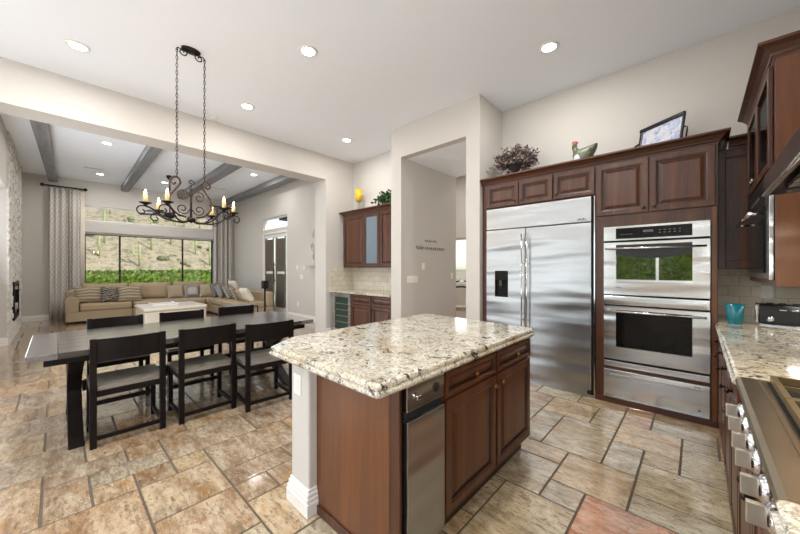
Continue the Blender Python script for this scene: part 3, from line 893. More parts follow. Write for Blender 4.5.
# ------------------------------------------------------------------ dining table and chairs
TT = .75
def table():
    T = thing('dining_table', 'long dark wood dining table with crossed trestle legs and grey end boards', 'table', (-3.96, .985, 0))
    top = MB()
    nb = 6
    for k in range(nb):
        w = 1.12/nb; top.box(-.56+k*w+.001, -.56+(k+1)*w-.001, -.975, .975, TT-.045, TT)
    top.obj('tabletop', M['table'], T, bevel=.003)
    for g in (-1, 1):
        B(-.56, .56, g*.978, g*1.135, TT-.045, TT).obj('end_board', M['tableend'], T, bevel=.004)
    B(-.50, .50, -1.05, 1.05, TT-.10, TT-.046).obj('apron', M['chair'], T, bevel=.004)
    for g in (-1, 1):
        L = None
        for s_ in (-1, 1):
            # curved cross leg sweeping from foot to top
            n = 14; a = MB(); vs = []; fs = []
            for k in range(n+1):
                u = k/n; z = u*(TT-.10)
                x = s_*(.43-.86*u) + s_*.09*math.sin(2*PI*u)*-1
                w = .055+.02*abs(2*u-1)
                for (dx, dy) in ((-w, -.045), (w, -.045), (w, .045), (-w, .045)):
                    vs.append((x+dx, g*.88+dy, z))
            for k in range(n):
                for q in range(4):
                    l = (q+1) % 4
                    fs.append((k*4+q, k*4+l, (k+1)*4+l, (k+1)*4+q))
            fs += [(3, 2, 1, 0), (n*4, n*4+1, n*4+2, n*4+3)]
            a.add(vs, fs).obj('leg', M['chair'], T, bevel=.003)
    B(-.04, .04, -.83, .83, .30, .38).obj('stretcher', M['chair'], T, bevel=.004)
table()

def chair():
    # faces -X (towards the table); back posts at x=0
    T = thing('dining_chair', '', 'chair', (0, 0, 0), 0, 'dining chairs around the table')
    w = .235
    for g in (-1, 1):
        MB().obox((0, g*(w-.02), .415), (.019, 0, 0), (0, .02, 0), (0, 0, .415)).obj('back_leg', M['chair'], T, bevel=.002)
        MB().obox((-.40, g*(w-.02), .215), (.018, 0, 0), (0, .018, 0), (0, 0, .215)).obj('front_leg', M['chair'], T, bevel=.002)
        MB().box(-.381, -.020, g*(w-.02)-.014, g*(w-.02)+.014, .385, .43).obj('seat_rail', M['chair'], T, bevel=.002)
        MB().box(-.381, -.020, g*(w-.02)-.012, g*(w-.02)+.012, .05, .085).obj('side_stretcher', M['chair'], T, bevel=.002)
    B(-.012, .012, -w+.041, w-.041, .385, .43).obj('rear_rail', M['chair'], T, bevel=.002)
    B(-.412, -.388, -w+.039, w-.039, .385, .43).obj('front_rail', M['chair'], T, bevel=.002)
    B(-.012, .012, -w+.041, w-.041, .055, .085).obj('rear_stretcher', M['chair'], T, bevel=.002)
    B(-.406, -.384, -w+.039, w-.039, .20, .235).obj('front_stretcher', M['chair'], T, bevel=.002)
    # backrest board, gently curved
    n = 10; vs = []; fs = []
    for k in range(n+1):
        u = k/n; y = -w+.04+u*(2*w-.08); x = .018*math.sin(PI*u)
        for (dx, z) in ((-.011, .655), (.011, .655), (.011, .825), (-.011, .825)): vs.append((x+dx, y, z))
    for k in range(n):
        for q in range(4):
            l = (q+1) % 4; fs.append((k*4+q, k*4+l, (k+1)*4+l, (k+1)*4+q))
    fs += [(3, 2, 1, 0), (n*4, n*4+1, n*4+2, n*4+3)]
    MB().add(vs, fs).obj('backrest', M['chair'], T, bevel=.002)
    # saddle seat
    vs = []; fs = []; nx, ny = 8, 8
    for lay in (0, 1):
        for i in range(nx+1):
            for j in range(ny+1):
                x = -.425+i*(.445-.025)/nx; y = -w+.004+j*(2*w-.008)/ny
                if i == nx: y *= .82
                z = .43 if lay == 0 else .462-.012*math.sin(PI*j/ny)*math.sin(PI*min(1, i/nx))
                vs.append((x, y, z))
    S = (nx+1)*(ny+1)
    for i in range(nx):
        for j in range(ny):
            a = i*(ny+1)+j
            fs.append((a, a+1, a+ny+2, a+ny+1)); fs.append((S+a, S+a+ny+1, S+a+ny+2, S+a+1))
    for i in range(nx):
        a = i*(ny+1); fs.append((a, a+ny+1, S+a+ny+1, S+a)); a += ny; fs.append((a, S+a, S+a+ny+1, a+ny+1))
    for j in range(ny):
        a = j; fs.append((a, S+a, S+a+1, a+1)); a = nx*(ny+1)+j; fs.append((a, a+1, S+a+1, S+a))
    MB().add(vs, fs).obj('seat', M['seat'], T, smooth=False)
    return T
c0 = chair()
spots = [(-3.355, .405, 0, 'near-side dining chair at the left end of the table, back to the camera'),
         (-3.325, .965, 0, 'near-side dining chair in the middle, back to the camera'),
         (-3.13, 1.46, R(-4), 'near-side dining chair closest to the island, pulled out slightly'),
         (-4.74, .455, PI, 'far-side dining chair at the left end, across from the near left chair'),
         (-4.74, 1.08, PI, 'far-side dining chair in the middle, only its backrest above the table'),
         (-4.80, 1.745, PI, 'far-side dining chair nearest the french doors')]
for k, (x, y, rz, lab) in enumerate(spots):
    if k == 0:
        c0.location = (x, y, 0); c0.rotation_euler.z = rz; c0['label'] = lab
    else:
        dup(c0, (x, y, 0), rz, lab)

# ------------------------------------------------------------------ living room furniture
def cushion(w, h, t, nu=14, nv=14, puff=1.0, corner=.9):
    """pillow standing in local x (width) z (height), thickness y"""
    vs = []; fs = []
    for sgn in (-1, 1):
        for i in range(nu+1):
            for j in range(nv+1):
                u = 2*i/nu-1; v = 2*j/nv-1
                e = max(0, (1-u**4))*max(0, (1-v**4))
                pin = 1-.08*(1-abs(u))*(abs(v)**3)
                pin2 = 1-.08*(1-abs(v))*(abs(u)**3)
                vs.append((u*w/2*pin2, sgn*t/2*(e**.5), v*h/2*pin+h/2))
    S = (nu+1)*(nv+1)
    for i in range(nu):
        for j in range(nv):
            a = i*(nv+1)+j
            fs.append((a, a+nv+1, a+nv+2, a+1)); fs.append((S+a, S+a+1, S+a+nv+2, S+a+nv+1))
    return MB().add(vs, fs, 0, True)

def sofa():
    T = thing('sectional_sofa', 'L-shaped tan linen sectional sofa under the living room window', 'sofa', (-12.15, .15, 0))
    # local: x towards kitchen, y along window
    bs = MB(); bs.box(0, 1.05, 0, 1.25, .05, .30); bs.box(0, 1.35, 1.25, 3.95, .05, .30); bs.box(1.35, 3.55, 3.0, 3.95, .05, .30)
    bs.obj('base', M['sofa'], T, bevel=.03, seg=3)
    for (x, y) in ((.1, .1), (.95, .1), (3.45, 3.1), (3.45, 3.85), (.1, 3.8), (1.2, 1.4)):
        B(x-.03, x+.03, y-.03, y+.03, 0, .05).obj('foot', M['chair'], T)
    MB().box(0, .22, .0, 3.95, .30, .78).obj('back_frame', M['sofa'], T, bevel=.06, seg=4)
    MB().box(.22, 3.55, 3.75, 3.95, .30, .72).obj('side_back_frame', M['sofa'], T, bevel=.05, seg=4)
    a = MB(); a.box(.2, 1.05, 0, .22, .30, .52); a.tube([(.2, .11, .53), (1.065, .11, .53)], .125, 20)
    a.obj('arm', M['sofa'], T)
    for (x0, x1, y0, y1) in ((.22, 1.08, .24, 1.24), (.22, 1.38, 1.26, 2.9), (.22, 1.38, 2.92, 3.74), (1.40, 2.46, 2.98, 3.74), (2.48, 3.56, 2.98, 3.74)):
        B(x0, x1, y0, y1, .302, .47).obj('seat_cushion', M['sofa'], T, bevel=.05, seg=4)
    for (y0, w) in ((.28, .95), (1.25, 1.0), (2.3, .9)):
        o = cushion(w, .50, .24).obj('back_cushion', M['sofa'], T, (.36, y0+w/2, .462), (0, R(-8), 0))
        o.rotation_euler = (R(-10), 0, R(90))
    return T
sofa()
def pillow(x, y, z, w, h, az, mat, lab, tilt=-14):
    o = cushion(w, h, .17).obj('throw_pillow', mat, None, (x, y, z), (R(tilt), 0, az))
    return tag(o, lab, 'pillow', 'throw pillows on the sofa')
A90 = R(90)
pillow(-11.50, .60, .47, .62, .42, A90, M['pil_stripe'], 'wavy gold and grey striped pillow at the left arm of the sofa')
pillow(-11.34, .98, .47, .40, .42, A90, M['pil_dark'], 'dark printed pillow between two striped pillows, left part of the sofa')
pillow(-11.20, 1.36, .47, .50, .44, A90, M['pil_stripe'], 'wavy striped pillow right of the dark printed one')
pillow(-11.42, 2.44, .47, .42, .40, A90+.1, M['pil_tan'], 'plain tan pillow right of the large back cushion')
pillow(-11.36, 2.85, .47, .42, .38, A90-.1, M['pil_grey'], 'grey striped small pillow in the middle of the sofa')
pillow(-11.20, 3.22, .47, .44, .40, A90-.2, M['pil_tan'], 'tan pillow in the sofa corner')
pillow(-10.90, 3.45, .47, .46, .46, R(125), M['pil_grey2'], 'slate grey upright pillow at the turn of the sofa', -18)
pillow(-10.56, 3.46, .47, .46, .44, R(150), M['pil_grey'], 'grey striped pillow on the returned side next to the slate one', -22)
pillow(-10.14, 3.52, .47, .46, .42, R(160), M['pil_grey'], 'second grey striped pillow along the returned side', -24)
pillow(-9.74, 3.56, .47, .46, .40, R(165), M['pil_stripe'], 'gold striped pillow on the returned side of the sofa', -26)
pillow(-9.30, 3.60, .47, .52, .36, R(175), M['pil_tan'], 'wide tan lumbar pillow near the end of the returned side', -28)
pillow(-8.90, 3.60, .47, .46, .42, R(180), M['pil_cream'], 'cream pillow at the right end of the sofa', -30)
pillow(-10.3, 3.74, .62, .5, .40, R(180), M['pil_cream'], 'cream pillow behind the grey striped pillows', -20)

ot = thing('ottoman', 'large pale upholstered ottoman coffee table in front of the sofa', 'ottoman', (-9.75, 1.98, 0))
B(-.62, .62, -.62, .62, .06, .36).obj('base', M['ottoman'], ot, bevel=.04, seg=4)
B(-.64, .64, -.64, .64, .362, .45).obj('top_cushion', M['ottoman'], ot, bevel=.04, seg=4)
for a in (-1, 1):
    for b in (-1, 1): B(a*.5-.03, a*.5+.03, b*.5-.03, b*.5+.03, 0, .06).obj('foot', M['chair'], ot)
tr = tag(MB().box(-.32, .32, -.25, .25, 0, .02).box(-.32, .32, -.25, -.235, .02, .045).box(-.32, .32, .235, .25, .02, .045).obj('serving_tray', M['white'], None, (-9.95, 1.85, .451)), 'white tray lying on the ottoman', 'tray')

et = thing('side_table', 'black metal framed side table at the right end of the sofa', 'side table', (-7.55, 2.82, 0))
m = MB()
for a in (-1, 1):
    for b in (-1, 1): m.box(a*.22-.01, a*.22+.01, b*.3-.01, b*.3+.01, 0, .50)
m.box(-.23, .23, -.31, .31, .50, .52)
m.obj('frame', M['iron'], et)
B(-.22, .22, -.3, .3, .521, .535).obj('tabletop', M['beam'], et)

lt = thing('floor_lantern', 'tall black iron stand with a square head beside the sofa end', 'candle stand', (-7.25, 3.25, 0))
MB().lathe([(.001, 0), (.12, 0), (.11, .02), (.02, .04), (.001, .04)], n=20).obj('foot', M['iron'], lt)
MB().cyl((0, 0, .03), (0, 0, .9), .022, n=10).obj('pole', M['iron'], lt)
B(-.06, .06, -.06, .06, .9, 1.08).obj('head', M['iron'], lt, bevel=.008)

# wall pieces on the living room north wall
ws_ = thing('scrollwork_ornament', 'faint white scrollwork wall ornament with a small ledge', 'wall decor', (-7.05, 4.45, 1.45))
m = MB()
for (cx, cz, r) in ((0, .75, .16), (-.1, .45, .12), (.1, .4, .12), (0, .2, .14)):
    m.tube(scroll((cx, -.02, cz), r, .02, 0, 1.6, plane='xz'), .012, 6)
m.tube([(0, -.02, 0), (0, -.02, .85)], .012, 6)
m.obj('scrollwork', plain('pale_iron', (198, 194, 187), .6), ws_)
B(-.26, .26, -.12, -.001, -.03, .0).obj('ledge', plain('pale_ledge', (186, 182, 175), .6), ws_)
def plate(x, y, z, rz, label, n=1, group='wall switches and outlets', w=None, kind='switch'):
    w = w or .046*n+.03
    t = thing({'switch':'light_switch','outlet':'power_outlet'}[kind], label, kind, (x, y, z), rz, group)
    B(-w/2, w/2, -.006, -.0005, -.058, .058).obj('cover_plate', M['white'], t, bevel=.002)
    for k in range(n):
        cx = (k-(n-1)/2)*(w-.03)/n
        B(cx-.016, cx+.016, -.010, -.006, -.033, .033).obj('rocker' if kind == 'switch' else 'socket', M['trim'], t, bevel=.002)
plate(-7.95, 4.45, 1.38, 0, 'small switch plate left of the wall ornament by the french doors')
plate(-7.60, 4.45, 1.36, 0, 'switch plate just left of the wall ornament ledge')
plate(-7.72, 4.45, 1.13, 0, 'double switch plate below the ornament by the french doors', 2)
plate(-7.9, 4.45, .40, 0, 'low white outlet on the wall right of the french doors', 1, kind='outlet')
plate(-3.507, 4.07, 1.18, R(90), 'row of four white switches at the hall entrance', 4, w=.27)
plate(-3.507, 4.36, 1.40, R(90), 'single switch on the hall wall below the lettering', 1)
plate(-3.507, 5.24, 1.22, R(90), 'switch at the far end of the hall wall', 1)

# hall lettering: illegible painted script, as short brush strokes
def script():
    T = thing('painted_lettering', 'small dark script lettering in two lines on the hall wall', 'lettering', (-3.505, 4.55, 1.75))
    rnd = random.Random(4)
    def line(y0, y1, z, a, name):
        m = MB(); pts = []; n = int((y1-y0)/.012)
        for k in range(n+1):
            y = y0+(y1-y0)*k/n
            pts.append((.004, y+.008*math.sin(k*1.3), z+a*math.sin(k*2.1)*(.6+.6*math.sin(k*.37)**2)))
        step = 9
        for k in range(0, n-step, step+1):
            m.tube(pts[k:k+step+1], .0028, 5)
        m.obj(name, M['letter'], T)
    line(-.16, .20, .10, .022, 'upper_line')
    line(-.40, .46, -.03, .035, 'lower_line')
script()

# far room chair
def far_chair():
    T = thing('far_room_chair', 'dark wooden chair with a curved back in the room beyond the hall', 'chair', (-4.05, 6.45, 0), R(30))
    B(-.22, .22, -.22, .22, .43, .48).obj('seat', M['pil_tan'], T, bevel=.015)
    for a in (-1, 1):
        MB().tube([(a*.2, -.2, 0), (a*.2, -.2, .43)], [.015, .024], 8).obj('front_leg', M['chair'], T)
        MB().tube(catmull([(a*.2, .26, 0), (a*.2, .2, .43), (a*.2, .22, .75), (a*.17, .28, 1.0), (a*.05, .30, 1.06)]), .018, 8).obj('back_leg', M['chair'], T)
    MB().tube([(-.19, .24, .9), (0, .28, .92), (.19, .24, .9)], .02, 8).obj('top_rail', M['chair'], T)
far_chair()

# ------------------------------------------------------------------ cabinetry builders (local front faces -Y)
def door_mb(w, h, t=.022, fr=.058, gap=.0):
    rings = [(0, 0), (0, t-.003), (.003, t), (fr-.012, t), (fr-.006, t-.004), (fr, t-.005), (fr+.004, t-.014), (fr+.012, t-.014), (fr+.035, t-.003), (fr+.04, t-.002)]
    lim = min(w, h)/2-.004
    vs = []; fs = []; mi = []
    for (i, d) in rings:
        i = min(i, lim)
        vs += [(i, -d, i), (w-i, -d, i), (w-i, -d, h-i), (i, -d, h-i)]
    m = MB()
    for k in range(len(rings)-1):
        g = 1 if k in (5, 6) else 0
        m_f = []
        for q in range(4):
            l = (q+1) % 4
            m_f.append((k*4+q, k*4+l, (k+1)*4+l, (k+1)*4+q))
        for f in m_f: fs.append(f); mi.append(g)
    n = len(rings)-1
    fs.append((n*4, n*4+1, n*4+2, n*4+3)); mi.append(0)
    fs.append((3, 2, 1, 0)); mi.append(0)
    base = len(m.v)
    m.v += vs
    for f, g in zip(fs, mi): m.f.append(list(f)); m.m.append(g); m.sm.append(False)
    return m
def knob(parent, x, y, z, mat=None, r=.014):
    Mx = Matrix.Rotation(R(90), 3, 'X')
    return MB().lathe([(.004, 0), (.006, .004), (.005, .012), (r, .018), (r*1.05, .024), (r*.6, .030), (.001, .031)], (x, y, z), 14, M=Mx).obj('knob', mat or M['pewter'], parent)
def add_door(T, x0, x1, z0, z1, y=0, kx=None, kz=None, name='door', mat=None, fr=.058, km=None, g=.0015):
    d = door_mb(x1-x0-2*g, z1-z0-2*g, fr=fr).obj(name, [mat or M['wood'], M['groove']], T, (x0+g, y, z0+g))
    if kx is not None:
        knob(d, kx-x0-g, -.022, kz-z0-g, km)
    return d

# crown moulding profile swept around an L path
def crown(name, path, z0, prof, label, parent=None, ret=True):
    """path: list of (x,y) front line points; outward normal to the left-hand negative side given per segment with mitres"""
    n = len(path)
    nor = []
    for i in range(n-1):
        dx, dy = path[i+1][0]-path[i][0], path[i+1][1]-path[i][1]; L = math.hypot(dx, dy)
        nor.append((dy/L, -dx/L))
    vs = []; fs = []
    for i in range(n):
        if i == 0: nx, ny = nor[0]; s_ = 1
        elif i == n-1: nx, ny = nor[-1]; s_ = 1
        else:
            nx, ny = nor[i-1][0]+nor[i][0], nor[i-1][1]+nor[i][1]; q = nx*nx+ny*ny; s_ = 2/q
        for (o, z) in prof:
            vs.append((path[i][0]+nx*o*s_, path[i][1]+ny*o*s_, z0+z))
    m = len(prof)
    for i in range(n-1):
        for k in range(m):
            l = (k+1) % m
            fs.append((i*m+k, i*m+l, (i+1)*m+l, (i+1)*m+k))
    fs.append(tuple(range(m))); fs.append(tuple((n-1)*m+k for k in range(m))[::-1])
    return tag(MB().add(vs, fs).obj(name, M['woodx'], parent), label, 'moulding', 'cabinet crown mouldings')
CP = [(-.02, 0), (.004, 0), (.006, .012), (.016, .020), (.020, .032), (.045, .058), (.060, .066), (.066, .070), (.075, .074), (.075, .090), (-.02, .090)]

# --- refrigerator wall -------------------------------------------------------
FY = 3.86
t = thing('refrigerator_end_panel', 'tall cherry side panel between the hall wall and the refrigerator', 'cabinet panel', (-2.095, FY, 0))
B(0, .06, 0, .58, 0, 2.44).obj('panel', M['wood'], t, bevel=.002)

def fridge():
    T = thing('refrigerator', 'wide built-in stainless side-by-side refrigerator with water dispenser', 'refrigerator', (-2.03, FY, 0))
    w = 1.243
    B(0, w, .02, .58, .0, 2.13).obj('body', M['black'], T)
    B(0, w, .0, .02, .0, .075).obj('toe_grille', M['steel'], T)
    g = B(.004, w-.035, -.02, .018, 1.862, 2.128).obj('grille_panel', M['steel'], T, bevel=.004)
    m = MB()
    for k, hh in enumerate([.012, .02, .014, .02, .012]): m.box(w-.165+k*.017, w-.155+k*.017, -.024, -.02, 1.885, 1.885+hh)
    m.box(w-.172, w-.072, -.0215, -.0202, 1.875, 1.878)
    m.obj('brand_badge', M['pewter'], g)
    L = MB(); x1 = .512
    # left door with an opening for the dispenser
    dx0, dx1, dz0, dz1 = .12, .295, 1.005, 1.335
    L.box(.004, dx0, -.02, .018, .08, 1.852); L.box(dx1, x1, -.02, .018, .08, 1.852); L.box(dx0, dx1, -.02, .018, .08, dz0); L.box(dx0, dx1, -.02, .018, dz1, 1.852)
    ld = L.obj('freezer_door', M['steel'], T)
    dm = MB(); dm.box(dx0, dx1, .012, .018, dz0, dz1); dm.box(dx0, dx1, -.018, .012, dz1-.12, dz1)
    dm.box(dx0, dx0+.012, -.022, .012, dz0, dz1-.12); dm.box(dx1-.012, dx1, -.022, .012, dz0, dz1-.12); dm.box(dx0+.012, dx1-.012, -.022, .012, dz0, dz0+.02)
    dp = dm.obj('water_dispenser', M['gap'], ld)
    B(dx0+.05, dx0+.09, -.010, .0, 1.14, 1.21).obj('dispenser_paddle', M['pewter'], dp)
    rd = B(x1+.006, w-.035, -.02, .018, .08, 1.852).obj('refrigerator_door', M['steel'], T, bevel=.004)
    for (x, p) in ((x1-.028, ld), (x1+.034, rd)):
        m = MB(); m.cyl((x, -.07, .30), (x, -.07, 1.78), .0085, n=12)
        for z in (.36, .75, 1.0, 1.42, 1.72): m.cyl((x, -.07, z), (x, -.018, z), .007, n=8)
        m.obj('handle', M['chrome'], p)
    B(w-.031, w-.012, -.005, .02, .03, 2.128).obj('hinge_channel', M['gap'], T)
    B(w-.011, w-.001, -.024, .02, .0, 2.128).obj('edge_trim', M['chrome'], T)
    B(w-.075, w-.03, -.018, .02, .03, .074).obj('hinge', M['black'], T, bevel=.004)
fridge()

def carcass(T, x0, x1, z0, z1, depth, mat=None, y=0):
    return B(x0, x1, y, y+depth, z0, z1).obj('carcass', mat or M['wood'], T)
t = thing('bridge_cabinet', 'pair of short raised-panel cabinet doors over the left half of the refrigerator', 'cabinet', (-2.03, FY, 2.14))
carcass(t, 0, .824, 0, .30, .57)
add_door(t, .005, .425, .004, .288, 0, .385, .05, fr=.048); add_door(t, .432, .818, .004, .288, 0, .47, .05, fr=.048)
t = thing('bridge_cabinet', 'single short raised-panel cabinet door over the right half of the refrigerator', 'cabinet', (-1.205, FY, 2.14))
carcass(t, 0.001, .418, 0, .30, .57)
add_door(t, .006, .412, .004, .288, 0, .04, .05, fr=.048)

def oven_tower():
    T = thing('oven_cabinet', 'tall cherry cabinet holding the two ovens and the warming drawer', 'cabinet', (-.80, FY, 0))
    m = MB(); m.box(.015, .089, 0, .58, 0, 2.44); m.box(.88, .925, 0, .58, 0, 2.44)
    m.box(.089, .88, 0, .58, 1.79, 2.44); m.box(.089, .88, .03, .58, 0, .06); m.box(.089, .88, .56, .58, .06, 1.79)
    m.box(.089, .88, 0, .03, .0, .06); m.box(.089, .88, .0, .55, .345, .375)
    m.obj('carcass', M['wood'], T)
    m = MB(); m.box(.015, .925, -.018, -.0005, 0, .05); m.obj('base_trim', M['woodx'], T, bevel=.004)
    m = MB(); m.box(.885, .921, -.012, -.0005, .05, 1.9)
    m.obj('corner_stile', M['panel'], T, bevel=.003)
    add_door(T, .02, .455, 1.905, 2.43, 0, .42, 1.95); add_door(T, .462, .91, 1.905, 2.43, 0, .50, 1.95)
oven_tower()
OX0, OX1 = -.708, .077
OW = OX1-OX0
def oven_handle(p, z, x0, x1, y=-.028):
    m = MB(); m.cyl((x0, y-.045, z), (x1, y-.045, z), .010, n=12)
    for x in (x0+.025, x1-.025): m.box(x-.012, x+.012, y-.05, y+.001, z-.012, z+.012)
    m.obj('handle', M['chrome'], p)
def framed(z0, z1, wx0, wx1, wz0, wz1, T, name, glass, y=-.028):
    m = MB(); m.box(0, wx0, y, 0, z0, z1); m.box(wx1, OW, y, 0, z0, z1); m.box(wx0, wx1, y, 0, z0, wz0); m.box(wx0, wx1, y, 0, wz1, z1)
    d = m.obj(name, M['steel2'], T)
    B(wx0, wx1, y+.004, -.006, wz0, wz1).obj('glass', glass, d)
    return d
def ovens():
    T = thing('built_in_oven', 'upper built-in stainless speed oven whose glass mirrors the garden', 'oven', (OX0, FY, 1.10), 0, 'built-in ovens')
    B(.01, OW-.01, .001, .5, .0, .682).obj('body', M['gap'], T)
    c = framed(.545, .685, .104, .672, .56, .665, T, 'control_panel', M['ovenglass2'])
    m = MB()
    for k in range(5): m.box(.14+k*.022, .15+k*.022, -.0245, -.0239, .60, .607); m.box(.44+k*.035, .455+k*.035, -.0245, -.0239, .60, .607); m.box(.44+k*.035, .455+k*.035, -.0245, -.0239, .625, .632)
    m.box(.32, .40, -.0245, -.0239, .615, .635)
    m.obj('display', plain('display_grey', (96, 98, 98), .4), c)
    d = framed(.005, .525, .104, .672, .12, .50, T, 'door', M['ovenglass'])
    m = MB(); n = 16; pts = [(.104+.568*k/n, .50) for k in range(n+1)] + [(.672-.568*k/n, .405-.04*math.sin(PI*k/n)) for k in range(n+1)]
    m.ext([(x, z) for x, z in pts], 'y', -.0252, -.0242); m.obj('vent_screen', M['black'], d)
    oven_handle(d, .462, .02, OW-.02)
    m = MB()
    for k in range(5): m.box(.105+k*.008, .111+k*.008, -.029, -.028, .07, .078+.004*(k % 2))
    m.obj('brand_badge', M['pewter'], d)
    B(0, OW, -.016, 0, .526, .544).obj('seam', M['gap'], T)
    T = thing('built_in_oven', 'lower built-in stainless oven with a black window', 'oven', (OX0, FY, .376), 0, 'built-in ovens')
    B(.01, OW-.01, .001, .5, .0, .70).obj('body', M['gap'], T)
    B(0, OW, -.022, 0, .625, .712).obj('top_trim', M['steel2'], T, bevel=.003)
    B(0, OW, -.012, 0, .612, .625).obj('vent_slot', M['gap'], T)
    d = framed(.078, .611, .104, .672, .205, .575, T, 'door', M['ovenglass2'])
    oven_handle(d, .563, .02, OW-.02)
    B(0, OW, -.012, 0, .055, .078).obj('vent_slot', M['gap'], T)
    B(0, OW, -.022, 0, .0, .055).obj('bottom_trim', M['steel2'], T, bevel=.003)
    T = thing('warming_drawer', 'stainless warming drawer at the bottom of the oven stack', 'warming drawer', (OX0, FY, .062))
    B(.01, OW-.01, .001, .5, .0, .28).obj('body', M['gap'], T)
    d = B(0, OW, -.028, 0, .0, .282).obj('drawer_front', M['steel2'], T, bevel=.003)
    B(.05, OW-.05, -.036, -.028, .232, .242).obj('finger_pull', M['steel'], d)
    m = MB()
    for k in range(3): m.box(OW-.10+k*.014, OW-.092+k*.014, -.0285, -.028, .252, .262)
    m.box(OW-.075, OW-.06, -.0285, -.028, .05, .062)
    m.obj('indicator', M['black'], d)
ovens()

crown('crown_moulding', [(-2.097, FY), (.125, FY), (.125, 4.40)], 2.44, CP, 'cherry crown moulding along the refrigerator and oven cabinets')
# hidden cabinet tops so the objects stand on something
t = tag(B(-2.095, .10, FY+.022, 4.42, 2.442, 2.50).obj('cabinet_top', M['woodx']), 'flat top board of the refrigerator and oven cabinets', 'cabinet top')

# corner upper cabinet on the north wall, right of the ovens
t = thing('upper_cabinet', 'dark upper cabinet in the corner right of the oven tower', 'cabinet', (.13, 4.12, 1.36))
carcass(t, 0, .19, 0, 1.08, .32)
m = MB(); m.box(.003, .052, -.022, -.001, .01, 1.06); m.box(.052, .189, -.022, -.001, .01, .075); m.box(.052, .189, -.022, -.001, .995, 1.06); m.box(.052, .189, -.010, -.001, .075, .995)
m.obj('door', M['wood'], t, bevel=.003)
crown('crown_moulding', [(.20, 4.12), (.32, 4.12)], 2.44, CP, 'cherry crown moulding on the corner cabinet beside the oven tower')

# --- right wall (fronts face -X): rz=-90 : local x -> -y world, local -y -> -x world
def rt(name, label, cat, x, y, z, group=None): return thing(name, label, cat, (x, y, z), R(-90), group)
# base cabinets between oven tower and rangetop
Yb = 3.835
base_units = [(3.83, 3.37, 'cherry base cabinet next to the oven tower, drawer over door'), (3.36, 2.90, 'second cherry base cabinet from the oven tower'), (2.89, 2.43, 'third cherry base cabinet from the oven tower'), (2.42, 1.97, 'cherry base cabinet touching the rangetop')]
for (a, b, lab) in base_units:
    t = rt('base_cabinet', lab, 'cabinet', .145, a, 0, 'base cabinets on the range wall')
    w = a-b
    B(0, w, 0, .595, .09, .872).obj('carcass', M['wood'], t)
    B(0, w, .04, .59, 0, .09).obj('toe_kick', M['groove'], t)
    add_door(t, .008, w-.008, .70, .865, 0, w/2, .783, 'drawer', fr=.035)
    add_door(t, .008, w-.008, .10, .69, 0, .05, .63)
t = rt('base_cabinet', 'cherry base cabinet under the rangetop', 'cabinet', .145, 1.96, 0, 'base cabinets on the range wall')
B(0, .98, 0, .595, .09, .76).obj('carcass', M['wood'], t); B(0, .98, .04, .59, 0, .09).obj('toe_kick', M['groove'], t)
for k in range(2): add_door(t, .008+k*.485, .485+k*.485, .10, .74, 0, .44+k*.1, .68)
t = rt('base_cabinet', 'cherry base cabinet nearest the camera beside the rangetop', 'cabinet', .145, .975, 0, 'base cabinets on the range wall')
B(0, 1.2, 0, .595, .09, .872).obj('carcass', M['wood'], t); B(0, 1.2, .04, .59, 0, .09).obj('toe_kick', M['groove'], t)
for k in range(2):
    add_door(t, .008+k*.6, .59+k*.6, .70, .865, 0, .3+k*.6, .783, 'drawer', fr=.035); add_door(t, .008+k*.6, .59+k*.6, .10, .69, 0, .54+k*.1, .63)

def slab(outline, z0, z1, edge, name='countertop'):
    """stone slab with a stepped rounded (ogee) edge on the sides; outline counter-clockwise, edge: list of bool per side"""
    prof = [(.016, 0), (.006, .004), (.0, .012), (.0, .020), (.006, .027), (.012, .030), (.008, .036), (.008, .046), (.012, .054), (.022, .059)]
    T = z1-z0; prof = [(o, z*T/.059) for o, z in prof]
    n = len(outline); vs = []; fs = []; edge = edge or [True]*n
    for (o, z) in prof:
        for i in range(n):
            p0, p, p1 = outline[i-1], outline[i], outline[(i+1) % n]
            def nrm(a, b):
                dx, dy = b[0]-a[0], b[1]-a[1]; L = math.hypot(dx, dy); return (-dy/L, dx/L)
            n0, n1 = nrm(p0, p), nrm(p, p1)
            e0 = o if edge[i-1] else 0; e1 = o if edge[i] else 0
            # solve offset
            det = n0[0]*n1[1]-n0[1]*n1[0]
            if abs(det) < 1e-6: q = (p[0]+n0[0]*e0, p[1]+n0[1]*e0)
            else:
                ax = (e0*n1[1]-e1*n0[1])/det; ay = (n0[0]*e1-n1[0]*e0)/det; q = (p[0]+ax, p[1]+ay)
            vs.append((q[0], q[1], z0+z))
    m = len(prof)
    for k in range(m-1):
        for i in range(n):
            j = (i+1) % n
            fs.append((k*n+i, k*n+j, (k+1)*n+j, (k+1)*n+i))
    fs.append(tuple(range(n))[::-1]); fs.append(tuple((m-1)*n+i for i in range(n)))
    return MB().add(vs, fs).obj(name, M['granite'])
def rnd_poly(pts, r=.03, k=4):
    out = []; E = []
    n = len(pts)
    for i, (x, y, rr) in enumerate(pts):
        if not rr: out.append((x, y)); continue
        p0 = Vector(pts[i-1][:2]); p = Vector((x, y)); p1 = Vector(pts[(i+1) % n][:2])
        a = p+(p0-p).normalized()*rr; b = p+(p1-p).normalized()*rr
        for q in range(k+1):
            u = q/k; c = a*(1-u)**2+p*2*u*(1-u)+b*u*u; out.append((c.x, c.y))
    return out
tag(slab([(.105, 1.965), (.748, 1.965), (.748, 4.448), (.128, 4.448), (.128, 3.80), (.105, 3.80)], .874, .914, [False, False, False, False, False, True]), 'granite worktop between the rangetop and the corner, with toaster and cup', 'countertop')
tag(slab([(.105, -.22), (.748, -.22), (.748, .975), (.105, .975)], .874, .914, [False, False, False, True]), 'granite worktop nearest the camera beside the rangetop', 'countertop')

